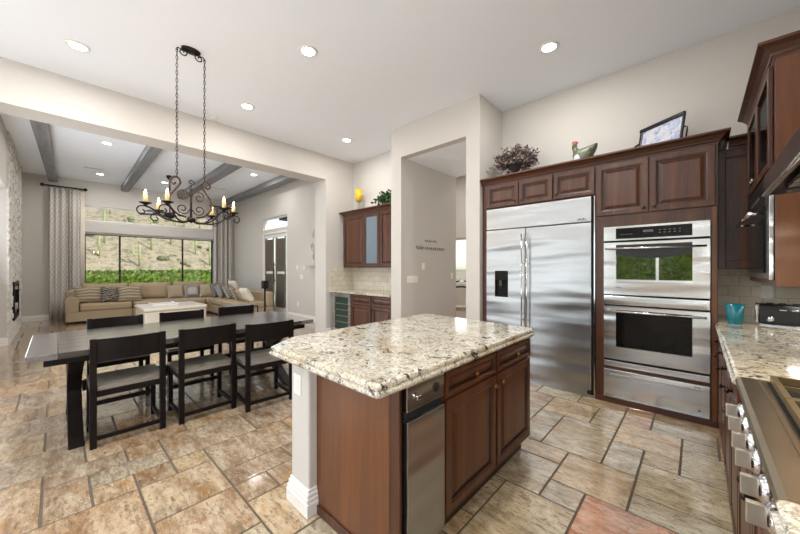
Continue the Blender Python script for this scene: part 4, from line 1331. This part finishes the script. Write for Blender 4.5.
struct(MB().box(.738, .749, -.22, 4.43, .915, 1.40).obj('trim_1', M['splash']))
struct(MB().box(.128, .737, 4.437, 4.449, .915, 1.359).obj('trim_2', M['splash']))
plate(.46, 4.437, 1.15, 0, 'small outlet on the backsplash above the toaster', 1, kind='outlet')

def rangetop():
    T = thing('rangetop', 'stainless gas rangetop with six large knobs and cast iron grates', 'rangetop', (.15, 1.955, .762), R(-90))
    w = .97
    B(0, w, .005, .59, .0, .118).obj('body', M['sheensteel'], T)
    m = MB(); m.ext([(.0, .0), (.03, .0), (.03, .152), (-.020, .152), (-.032, .146), (-.036, .134), (-.032, .122), (-.020, .116), (.0, .112)], 'x', 0, w)
    m.obj('front_rail', M['sheensteel'], T)
    B(0, w, .031, .59, .118, .152).obj('cooktop_surface', M['sheensteel'], T, bevel=.002)
    B(.03, w-.03, .05, .57, .152, .156).obj('burner_pan', M['gap'], T)
    for k in range(3):
        g = MB(); x0 = .035+k*.302; x1 = x0+.296
        z0, z1 = .158, .185
        for y in (.066, .556): g.box(x0, x1, y-.008, y+.008, z0, z1)
        for x in (x0+.006, x1-.006): g.box(x-.008, x+.008, .074, .548, z0, z1)
        for q in range(1, 5): g.box(x0+.014, x1-.014, .066+q*.098-.005, .066+q*.098+.005, z1-.016, z1)
        g.box((x0+x1)/2-.005, (x0+x1)/2+.005, .074, .548, z1-.012, z1+.001)
        g.obj('grate', plain('grate_iron', (120, 104, 72), .4, .7), T)  # warm reflections on the grates put into the iron colour
        for y in (.18, .43):
            MB().lathe([(.001, .157), (.045, .157), (.042, .168), (.03, .172), (.001, .172)], ((x0+x1)/2, y, 0), 18).obj('burner', M['iron'], T)
    Mx = Matrix.Rotation(R(90), 3, 'X')
    for y in (1.71, 1.575, 1.43, 1.305, 1.155, 1.03):
        x = 1.955-y
        kb = MB().lathe([(.001, 0), (.038, 0), (.040, .006), (.032, .012), (.030, .018), (.034, .024), (.032, .038), (.022, .046), (.001, .047)], (x, 0, .078), 24, M=Mx).obj('knob', M['chrome'], T)
        B(x-.007, x+.007, -.074, -.044, .054, .102).obj('grip', M['grip'], kb, bevel=.002)
rangetop()

# microwave / glass uppers on the right wall: front X=.33, Y 2.87..4.11
def right_uppers():
    T = rt('upper_cabinet', 'upper cabinet on the range wall with two narrow glass doors', 'cabinet', .33, 4.095, 1.955)
    w = 1.23
    m = MB(); m.box(0, .018, 0, .415, 0, .63); m.box(w-.018, w, 0, .415, 0, .63); m.box(.018, w-.018, .40, .415, 0, .63); m.box(.018, w-.018, 0, .40, 0, .018); m.box(.018, w-.018, 0, .40, .612, .63)
    m.box(w-.05, w-.018, 0, .02, .018, .612); m.box(.018, .07, 0, .02, .018, .612)
    m.obj('carcass', M['wood'], T)
    B(w+.0005, w+.014, .0, .415, -.69, .63).obj('end_panel', M['panel'], T)
    B(.018, w-.018, .03, .39, .32, .335).obj('shelf', M['wood'], T)
    for k in range(2):
        a = .065+k*.56; b = a+.555
        m = MB(); m.box(a, a+.05, -.022, -.001, .01, .62); m.box(b-.05, b, -.022, -.001, .01, .62); m.box(a+.05, b-.05, -.022, -.001, .01, .06); m.box(a+.05, b-.05, -.022, -.001, .57, .62)
        d = m.obj('door', M['wood'], T, bevel=.003)
        B(a+.05, b-.05, -.014, -.010, .06, .57).obj('glass', glassmat('cabinet_glass', (.75, .8, .82), .18), d)
        knob(d, (b-.03 if k == 0 else a+.03), -.022, .05, M['chrome'])
    m = MB(); m.box(0, w, 0.0, .415, -.69, -.66); m.box(0, .10, 0, .415, -.66, -.001); m.box(w-.02, w, 0.02, .415, -.66, -.001)
    m.obj('oven_surround', M['wood'], T)
    crown('crown_moulding', [(.33, 4.10), (.33, 2.855), (.74, 2.855)], 2.5865, CP, 'cherry crown moulding on the glass-door upper cabinet')
    T = rt('microwave_oven', 'built-in stainless microwave oven under the glass-door cabinet', 'microwave', .33, 3.995, 1.30)
    w = 1.10
    B(.0, w, .0, .40, 0, .645).obj('body', M['black'], T)
    m = MB(); m.box(0, .03, -.02, 0, 0, .645); m.box(w-.13, w, -.02, 0, 0, .645); m.box(.03, w-.13, -.02, 0, 0, .04)
    m.obj('trim_kit', M['steel2'], T, bevel=.002)
    d = B(.032, w-.132, -.03, 0, .042, .46).obj('door', M['ovenglass2'], T)
    B(.032, w-.132, -.024, 0, .462, .64).obj('control_panel', M['black'], T)
    m = MB()
    for k in range(4): m.box(.3+k*.12, .36+k*.12, -.0255, -.024, .53, .555)
    m.obj('display', plain('display_dim', (90, 92, 92), .4), T)
    m = MB(); m.cyl((.05, -.085, .42), (w-.15, -.085, .42), .011, n=10)
    for x in (.10, w-.20): m.cyl((x, -.085, .42), (x, -.03, .42), .009, n=8)
    m.obj('handle', M['chrome'], d)
right_uppers()

def hood():
    T = rt('range_hood', 'dark stainless canopy hood over the rangetop', 'range hood', .20, 2.0, 1.668)
    w = 1.05
    m = MB()
    m.ext([(.0, .0), (.012, .0), (.012, .07), (.30, .11), (.30, .90), (.53, .90), (.53, .0), (.545, .0), (.545, .95), (.28, .95), (.28, .125), (.0, .08)], 'x', 0, w)
    m.obj('canopy', M['hood'], T)
    for x in (0, w-.012):
        MB().ext([(.012, .0), (.53, .0), (.53, .9), (.30, .9), (.30, .11), (.012, .07)], 'x', x, x+.012).obj('side_panel', M['hood'], T)
    m = MB()
    for k in range(3): [m.box(.03+k*.335+q*.05, .065+k*.335+q*.05, .06, .50, .02, .035) for q in range(6)]
    m.obj('baffle_filter', M['steel'], T)
    for x in (.25, .8): lamp('hood_lamp', 'AREA', (x, .3, -.004), (0, 0, 0), 5, (1, .82, .6), parent=T, shape='DISK', size=.08)
    MB().tube([(0.0, 0.0, .003), (w, 0.0, .003)], .006, 10).obj('lower_edge', M['steel2'], T)
    m = MB()
    m.cyl((.02, .12, -.035), (.02, .52, -.035), .006, n=8); m.cyl((.02, .12, -.06), (.02, .52, -.06), .004, n=8)
    for y in (.14, .50): m.cyl((.02, y, -.06), (.02, y, .02), .005, n=8)
    m.obj('utensil_rail', M['brass'], T)
hood()
lamp('backsplash_fill', 'AREA', (.56, 3.5, 1.255), (0, 0, 0), 1.6, (1, .95, .86), shape='RECTANGLE', size=.1, size_y=.9)  # unseen lamp added to lift the dark backsplash corner

# toaster and cup
def toaster():
    T = thing('toaster', 'black and chrome four-slice toaster on the corner worktop', 'toaster', (.525, 3.92, .914), R(-8))
    m = MB(); hw = .155
    prof = [(-.10, .012), (-.105, .03), (-.105, .125), (-.09, .158), (-.05, .17), (.05, .17), (.09, .158), (.105, .125), (.105, .03), (.10, .012)]
    m.ext(prof, 'x', -hw, hw); m.obj('body', M['black'], T, bevel=.008, seg=3)
    for s_ in (-1, 1):
        MB().ext([(a*1.05, b*1.03) for a, b in prof], 'x', s_*(hw+.001), s_*(hw+.022)).obj('end_cap', M['chrome'], T, bevel=.008, seg=3)
    B(-hw, hw, -.10, .10, 0, .012).obj('base', M['chrome'], T, bevel=.003)
    m = MB()
    for x in (-.10, -.035, .035, .10): m.box(x-.018, x+.018, -.07, .07, .1695, .172)
    m.obj('slots', M['gap'], T)
    Mx = Matrix.Rotation(R(90), 3, 'X')
    for s_ in (-1, 1):
        MB().lathe([(.001, 0), (.022, 0), (.020, .014), (.001, .016)], (s_*.095, -.106, .055), 18, M=Mx).obj('dial', M['chrome'], T)
        MB().box(s_*.03-.018, s_*.03+.018, -.125, -.106, .125, .137).obj('lever', M['chrome'], T, bevel=.003)
toaster()
tag(MB().lathe([(.001, 0), (.040, 0), (.042, .004), (.058, .16), (.056, .16), (.040, .006), (.001, .005)], n=32).obj('plastic_cup', M['teal'], None, (.222, 3.79, .9145)), 'teal plastic cup on the worktop beside the oven tower', 'cup')

# ------------------------------------------------------------------ island
tag(slab(rnd_poly([(-1.84, .85, 0), (-.90, .84, .03), (-.90, 2.49, .05), (-2.02, 2.55, .04), (-1.985, 1.06, 0)]), .856, .914, None), 'granite island worktop with a stepped ogee edge and clipped corner', 'countertop')

p = thing('island_pony_wall', 'pale plastered half wall at the left side of the island with white base moulding', 'half wall', (-1.67, 0.95, 0))
B(-.095, .095, .0, 1.45, 0, .855).obj('wall_core', M['wall'], p, bevel=.012, seg=3)
m = MB()
for (z0, z1, o) in ((0, .075, .022), (.075, .10, .018), (.10, .125, .013), (.125, .145, .006)):
    m.box(-.095-o, .095+o, -o, 1.45+o, z0, z1)
m.obj('base_moulding', M['trim'], p, bevel=.005)
plate(-1.69, .95, .70, 0, 'white outlet plate on the end of the island half wall', 1, kind='outlet')

t = thing('island_end_panel', 'plain cherry veneer panel closing the near end of the island', 'cabinet panel', (-1.572, 1.0, 0))
B(0, .575, 0, .014, 0, .855).obj('panel', M['panel'], t)
B(0, .575, -.012, -.0005, 0, .05).obj('base_strip', M['wood'], t, bevel=.003)
B(.576, .637, 0, .014, 0, .855).obj('corner_stile', M['wood'], t, bevel=.002)

def ri(name, label, cat, y, z=0, group=None): return thing(name, label, cat, (-.937, y, z), R(90), group)   # local x -> +y world, front faces +x
t = ri('trash_compactor', 'narrow stainless trash compactor built into the island', 'trash compactor', 1.015)
B(0, .295, .02, .58, 0, .855).obj('body', M['black'], t)
c = B(.018, .293, -.018, .019, .742, .852).obj('control_panel', M['steel2'], t, bevel=.003)
Mx = Matrix.Rotation(R(90), 3, 'X')
MB().lathe([(.001, 0), (.024, 0), (.024, .003), (.001, .003)], (.225, -.018, .80), 20, M=Mx).obj('keyhole', M['black'], c)
B(.07, .10, -.035, -.018, .785, .805).obj('switch', M['chrome'], c, bevel=.004)
B(.010, .293, -.006, .019, .70, .741).obj('recess', M['gap'], t)
B(.018, .293, -.022, .019, .09, .70).obj('door', M['steel'], t, bevel=.003)
B(.018, .293, .04, .06, .0, .09).obj('toe_kick', M['gap'], t)

for (y0, w, lab, kx) in ((1.312, .555, 'island cabinet next to the compactor, drawer over raised-panel door', .50), (1.869, .545, 'island cabinet at the refrigerator end, drawer over raised-panel door', .045)):
    t = ri('island_cabinet', lab, 'cabinet', y0, 0, 'island cabinets')
    B(0, w, 0, .60, .10, .855).obj('carcass', M['wood'], t)
    B(.0, w, .05, .60, 0, .10).obj('toe_kick', M['groove'], t)
    add_door(t, .008, w-.008, .718, .848, 0, w/2, .783, 'drawer', fr=.03, km=M['brass'])
    add_door(t, .008, w-.008, .125, .708, 0, kx, .655, km=M['brass'])

# ------------------------------------------------------------------ wine bar
t = thing('upper_cabinet', 'cherry upper cabinet with a glass centre door over the wine bar', 'cabinet', (-5.46, 4.12, 1.38))
w = 1.72
carcass(t, 0, w, 0, 1.06, .32)
add_door(t, .02, .67, .02, 1.04, 0)
m = MB(); a, b = .675, 1.112
m.box(a, a+.06, -.022, -.001, .02, 1.04); m.box(b-.06, b, -.022, -.001, .02, 1.04); m.box(a+.06, b-.06, -.022, -.001, .02, .08); m.box(a+.06, b-.06, -.022, -.001, .98, 1.04)
d = m.obj('glass_door', M['wood'], t)
B(a+.06, b-.06, -.012, -.008, .08, .98).obj('glass', M['cabglass'], d)
add_door(t, 1.118, 1.70, .02, 1.04, 0)
crown('crown_moulding', [(-5.46, 4.40), (-5.46, 4.12), (-3.735, 4.12)], 2.44, CP, 'cherry crown moulding on the wine bar upper cabinet')
tag(B(-5.435, -3.74, 4.145, 4.44, 2.442, 2.50).obj('cabinet_top', M['woodx']), 'flat top board of the wine bar upper cabinet', 'cabinet top')
tag(slab([(-5.525, 3.80), (-3.735, 3.80), (-3.735, 4.448), (-5.525, 4.448)], .874, .914, [True, False, False, False]), 'granite worktop of the wine bar', 'countertop')
struct(B(-5.52, -3.735, 4.437, 4.449, .915, 1.379).obj('trim_3', M['splash']))
struct(B(-5.529, -5.518, 3.83, 4.437, .915, 1.379).obj('trim_4', M['splash']))
t = thing('wine_cooler', 'under-counter wine cooler with a glass door in the wine bar', 'wine cooler', (-5.46, 3.85, 0))
B(0, .60, .02, .58, 0, .872).obj('body', M['black'], t)
m = MB(); m.box(.03, .10, -.02, .018, .10, .865); m.box(.52, .60, -.02, .018, .10, .865); m.box(.10, .52, -.02, .018, .10, .16); m.box(.10, .52, -.02, .018, .80, .865)
d = m.obj('door', M['steel2'], t)
B(.10, .52, -.010, .0, .16, .80).obj('glass', NT('wine_cooler_glass').set(Base_Color=(.02, .045, .04, 1), Roughness=.05).mat, d)
m = MB()
for z in (.3, .42, .54, .66): m.box(.11, .51, -.013, -.0105, z, z+.012)
m.obj('rack_front', plain('rack_wood', (120, 110, 84), .5), d)
for (x, w_, lab) in ((-4.855, .58, 'wine bar base cabinet beside the wine cooler'), (-4.27, .53, 'wine bar base cabinet nearest the hall wall')):
    t = thing('base_cabinet', lab, 'cabinet', (x, 3.85, 0), 0, 'wine bar base cabinets')
    B(0, w_, 0, .58, .09, .872).obj('carcass', M['wood'], t); B(0, w_, .05, .58, 0, .09).obj('toe_kick', M['groove'], t)
    add_door(t, .01, w_-.01, .69, .86, 0, w_/2, .775, 'drawer', fr=.035); add_door(t, .01, w_-.01, .10, .68, 0, .05, .62)

# ------------------------------------------------------------------ decor
t = thing('candle_holder', 'yellow pillar candle on a clear glass stand above the wine bar', 'candle', (-5.13, 4.26, 2.53-.03))
MB().lathe([(.001, 0), (.07, 0), (.06, .012), (.015, .03), (.012, .20), (.05, .24), (.06, .25), (.001, .25)], n=20).obj('stand', glassmat('clear_glass', (.9, .93, .95), .25), t)
MB().lathe([(.001, .251), (.072, .251), (.074, .48), (.066, .48), (.064, .27), (.001, .27)], n=24).obj('candle', M['yellow'], t)

def leafy(T, cx, cy, cz, rx, ry, rz_, n, size, mats, seed, stems=26):
    r = random.Random(seed)
    st = MB(); tips = []
    for k in range(stems):
        a = r.uniform(0, 2*PI); q = r.uniform(.3, 1)
        tip = (cx+rx*q*math.cos(a), cy+ry*q*math.sin(a), cz+rz_*r.uniform(.45, 1)*(1-.35*q))
        mid = (cx+rx*.35*q*math.cos(a), cy+ry*.35*q*math.sin(a), cz+rz_*.45)
        st.tube([(cx, cy, cz), mid, tip], [.004, .003, .0015], 4); tips.append((mid, tip))
    st.obj('stems', mats[0], T)
    for mi, mt in enumerate(mats):
        m = MB()
        for _ in range(n//len(mats)):
            mid, tip = r.choice(tips); u = r.uniform(.2, 1.05)
            c = Vector(mid).lerp(Vector(tip), u)+Vector([r.gauss(0, size*.8) for _ in range(3)])
            if c.z < cz+.005: c.z = cz+.005+r.random()*.02
            d1 = Vector([r.uniform(-1, 1) for _ in range(3)]).normalized(); d2 = d1.orthogonal().normalized(); d3 = d1.cross(d2)
            s_ = size*r.uniform(.6, 1.2)
            m.add([c-d1*s_, c-d1*s_*.2+d2*s_*.55, c+d1*s_, c-d1*s_*.2-d2*s_*.55, c+d3*s_*.18], [(0, 1, 4), (1, 2, 4), (2, 3, 4), (3, 0, 4)])
        tag(m.obj('foliage', mt, T, recalc=False), kind=None)
t = thing('dried_arrangement', 'bushy dried eucalyptus arrangement in a small basket above the refrigerator', 'dried flowers', (-1.78, 4.12, 2.50))
MB().lathe([(.001, 0), (.10, 0), (.13, .05), (.12, .10), (.10, .10), (.001, .09)], n=20).obj('basket', M['basket'], t)
leafy(t, 0.02, 0, .05, .28, .24, .48, 3300, .026, [M['dryleaf'], M['drypink'], M['dryleaf']], 8, 150)
t = thing('trailing_plant', 'small green leafy plant on top of the wine bar cabinet', 'plant', (-4.28, 4.24, 2.50))
MB().lathe([(.001, 0), (.05, 0), (.07, .08), (.06, .08), (.001, .07)], n=16).obj('pot', M['basket'], t)
leafy(t, 0, 0, .05, .30, .12, .26, 320, .04, [M['leaf']], 9, 30)

def hen():
    T = thing('hen_figurine', 'painted ceramic hen figurine standing on the oven cabinets', 'figurine', (-.93, 4.02, 2.50))
    T.scale = (.95, 1.1, 1.25)
    g = plain('hen_glaze', (96, 100, 78), .4, var=.6, scale=55)
    prof = [(-.12, .11, .03), (-.09, .10, .07), (-.03, .085, .085), (.04, .095, .085), (.09, .13, .055), (.14, .18, .02)]
    m = MB(); vs = []; fs = []; n = 12
    for (x, z, r) in prof:
        for k in range(n):
            a = 2*PI*k/n; vs.append((x, r*.8*math.cos(a), z+r*math.sin(a)))
    for i in range(len(prof)-1):
        for k in range(n): l = (k+1) % n; fs.append((i*n+k, i*n+l, (i+1)*n+l, (i+1)*n+k))
    fs += [tuple(range(n)), tuple((len(prof)-1)*n+k for k in range(n))]
    m.add(vs, fs, 0, True)
    m.tube([(-.06, 0, .10), (-.095, 0, .16), (-.10, 0, .20)], [.045, .032, .024], 12); m.ball((-.103, 0, .205), .028)
    m.lathe([(.05, 0), (.055, .01), (.03, .03)], n=14)
    m.obj('body', g, T, sub=1)
    m = MB()
    for k in range(4): m.ball((-.118+k*.014, 0, .237-.002*k), (.010, .005, .014), 8, 6)
    m.ball((-.128, 0, .185), (.006, .004, .014), 8, 6)
    m.obj('comb', plain('red_glaze', (176, 66, 52), .35), T)
    MB().tube([(-.128, 0, .205), (-.146, 0, .200)], [.008, .001], 8).obj('beak', M['wax'], T)
    MB().ball((-.06, -.055, .075), (.04, .01, .035), 12, 8).obj('breast_patch', plain('white_glaze', (206, 212, 216), .35), T)
hen()

def traypic():
    T = thing('decorative_tray', 'black-rimmed handled tray with a blue floral print leaning on the wall above the ovens', 'tray', (-.30, 4.17, 2.50))
    # local: x width, leaning back
    lean = R(-10)
    w, h = .45, .37
    T.rotation_euler = (lean, 0, R(-35))
    m = MB(); m.box(-w/2, w/2, -.03, .0, 0, .022); m.box(-w/2, w/2, -.03, 0, h-.034, h); m.box(-w/2, -w/2+.03, -.02, 0, .022, h-.028); m.box(w/2-.02, w/2, -.02, 0, .022, h-.028)
    m.obj('rim', M['black'], T, bevel=.004)
    pm = NT('tray_print'); n = pm.noise(pm.coord(), 14, 4, .6, 1.2)
    pm.link(pm.ramp(n, [(.32, s2l((108, 122, 168))), (.45, s2l((176, 184, 208))), (.58, s2l((214, 212, 214))), (.72, s2l((190, 168, 176)))]), pm.p.inputs['Base Color']); pm.set(Roughness=.3)
    B(-w/2+.03, w/2-.02, -.010, -.004, .022, h-.034).obj('print', pm.mat, T)
    MB().tube(catmull([(-w/2+.005, -.01, .05), (-w/2-.045, -.01, .07), (-w/2-.055, -.01, .14), (-w/2-.045, -.01, .20), (-w/2+.005, -.01, .22)]), .010, 8).obj('handle', M['black'], T)
    MB().tube(catmull([(w/2-.005, -.01, .05), (w/2+.03, -.01, .08), (w/2+.035, -.01, .14), (w/2+.03, -.01, .20), (w/2-.005, -.01, .22)]), .008, 8).obj('handle', M['black'], T)
traypic()
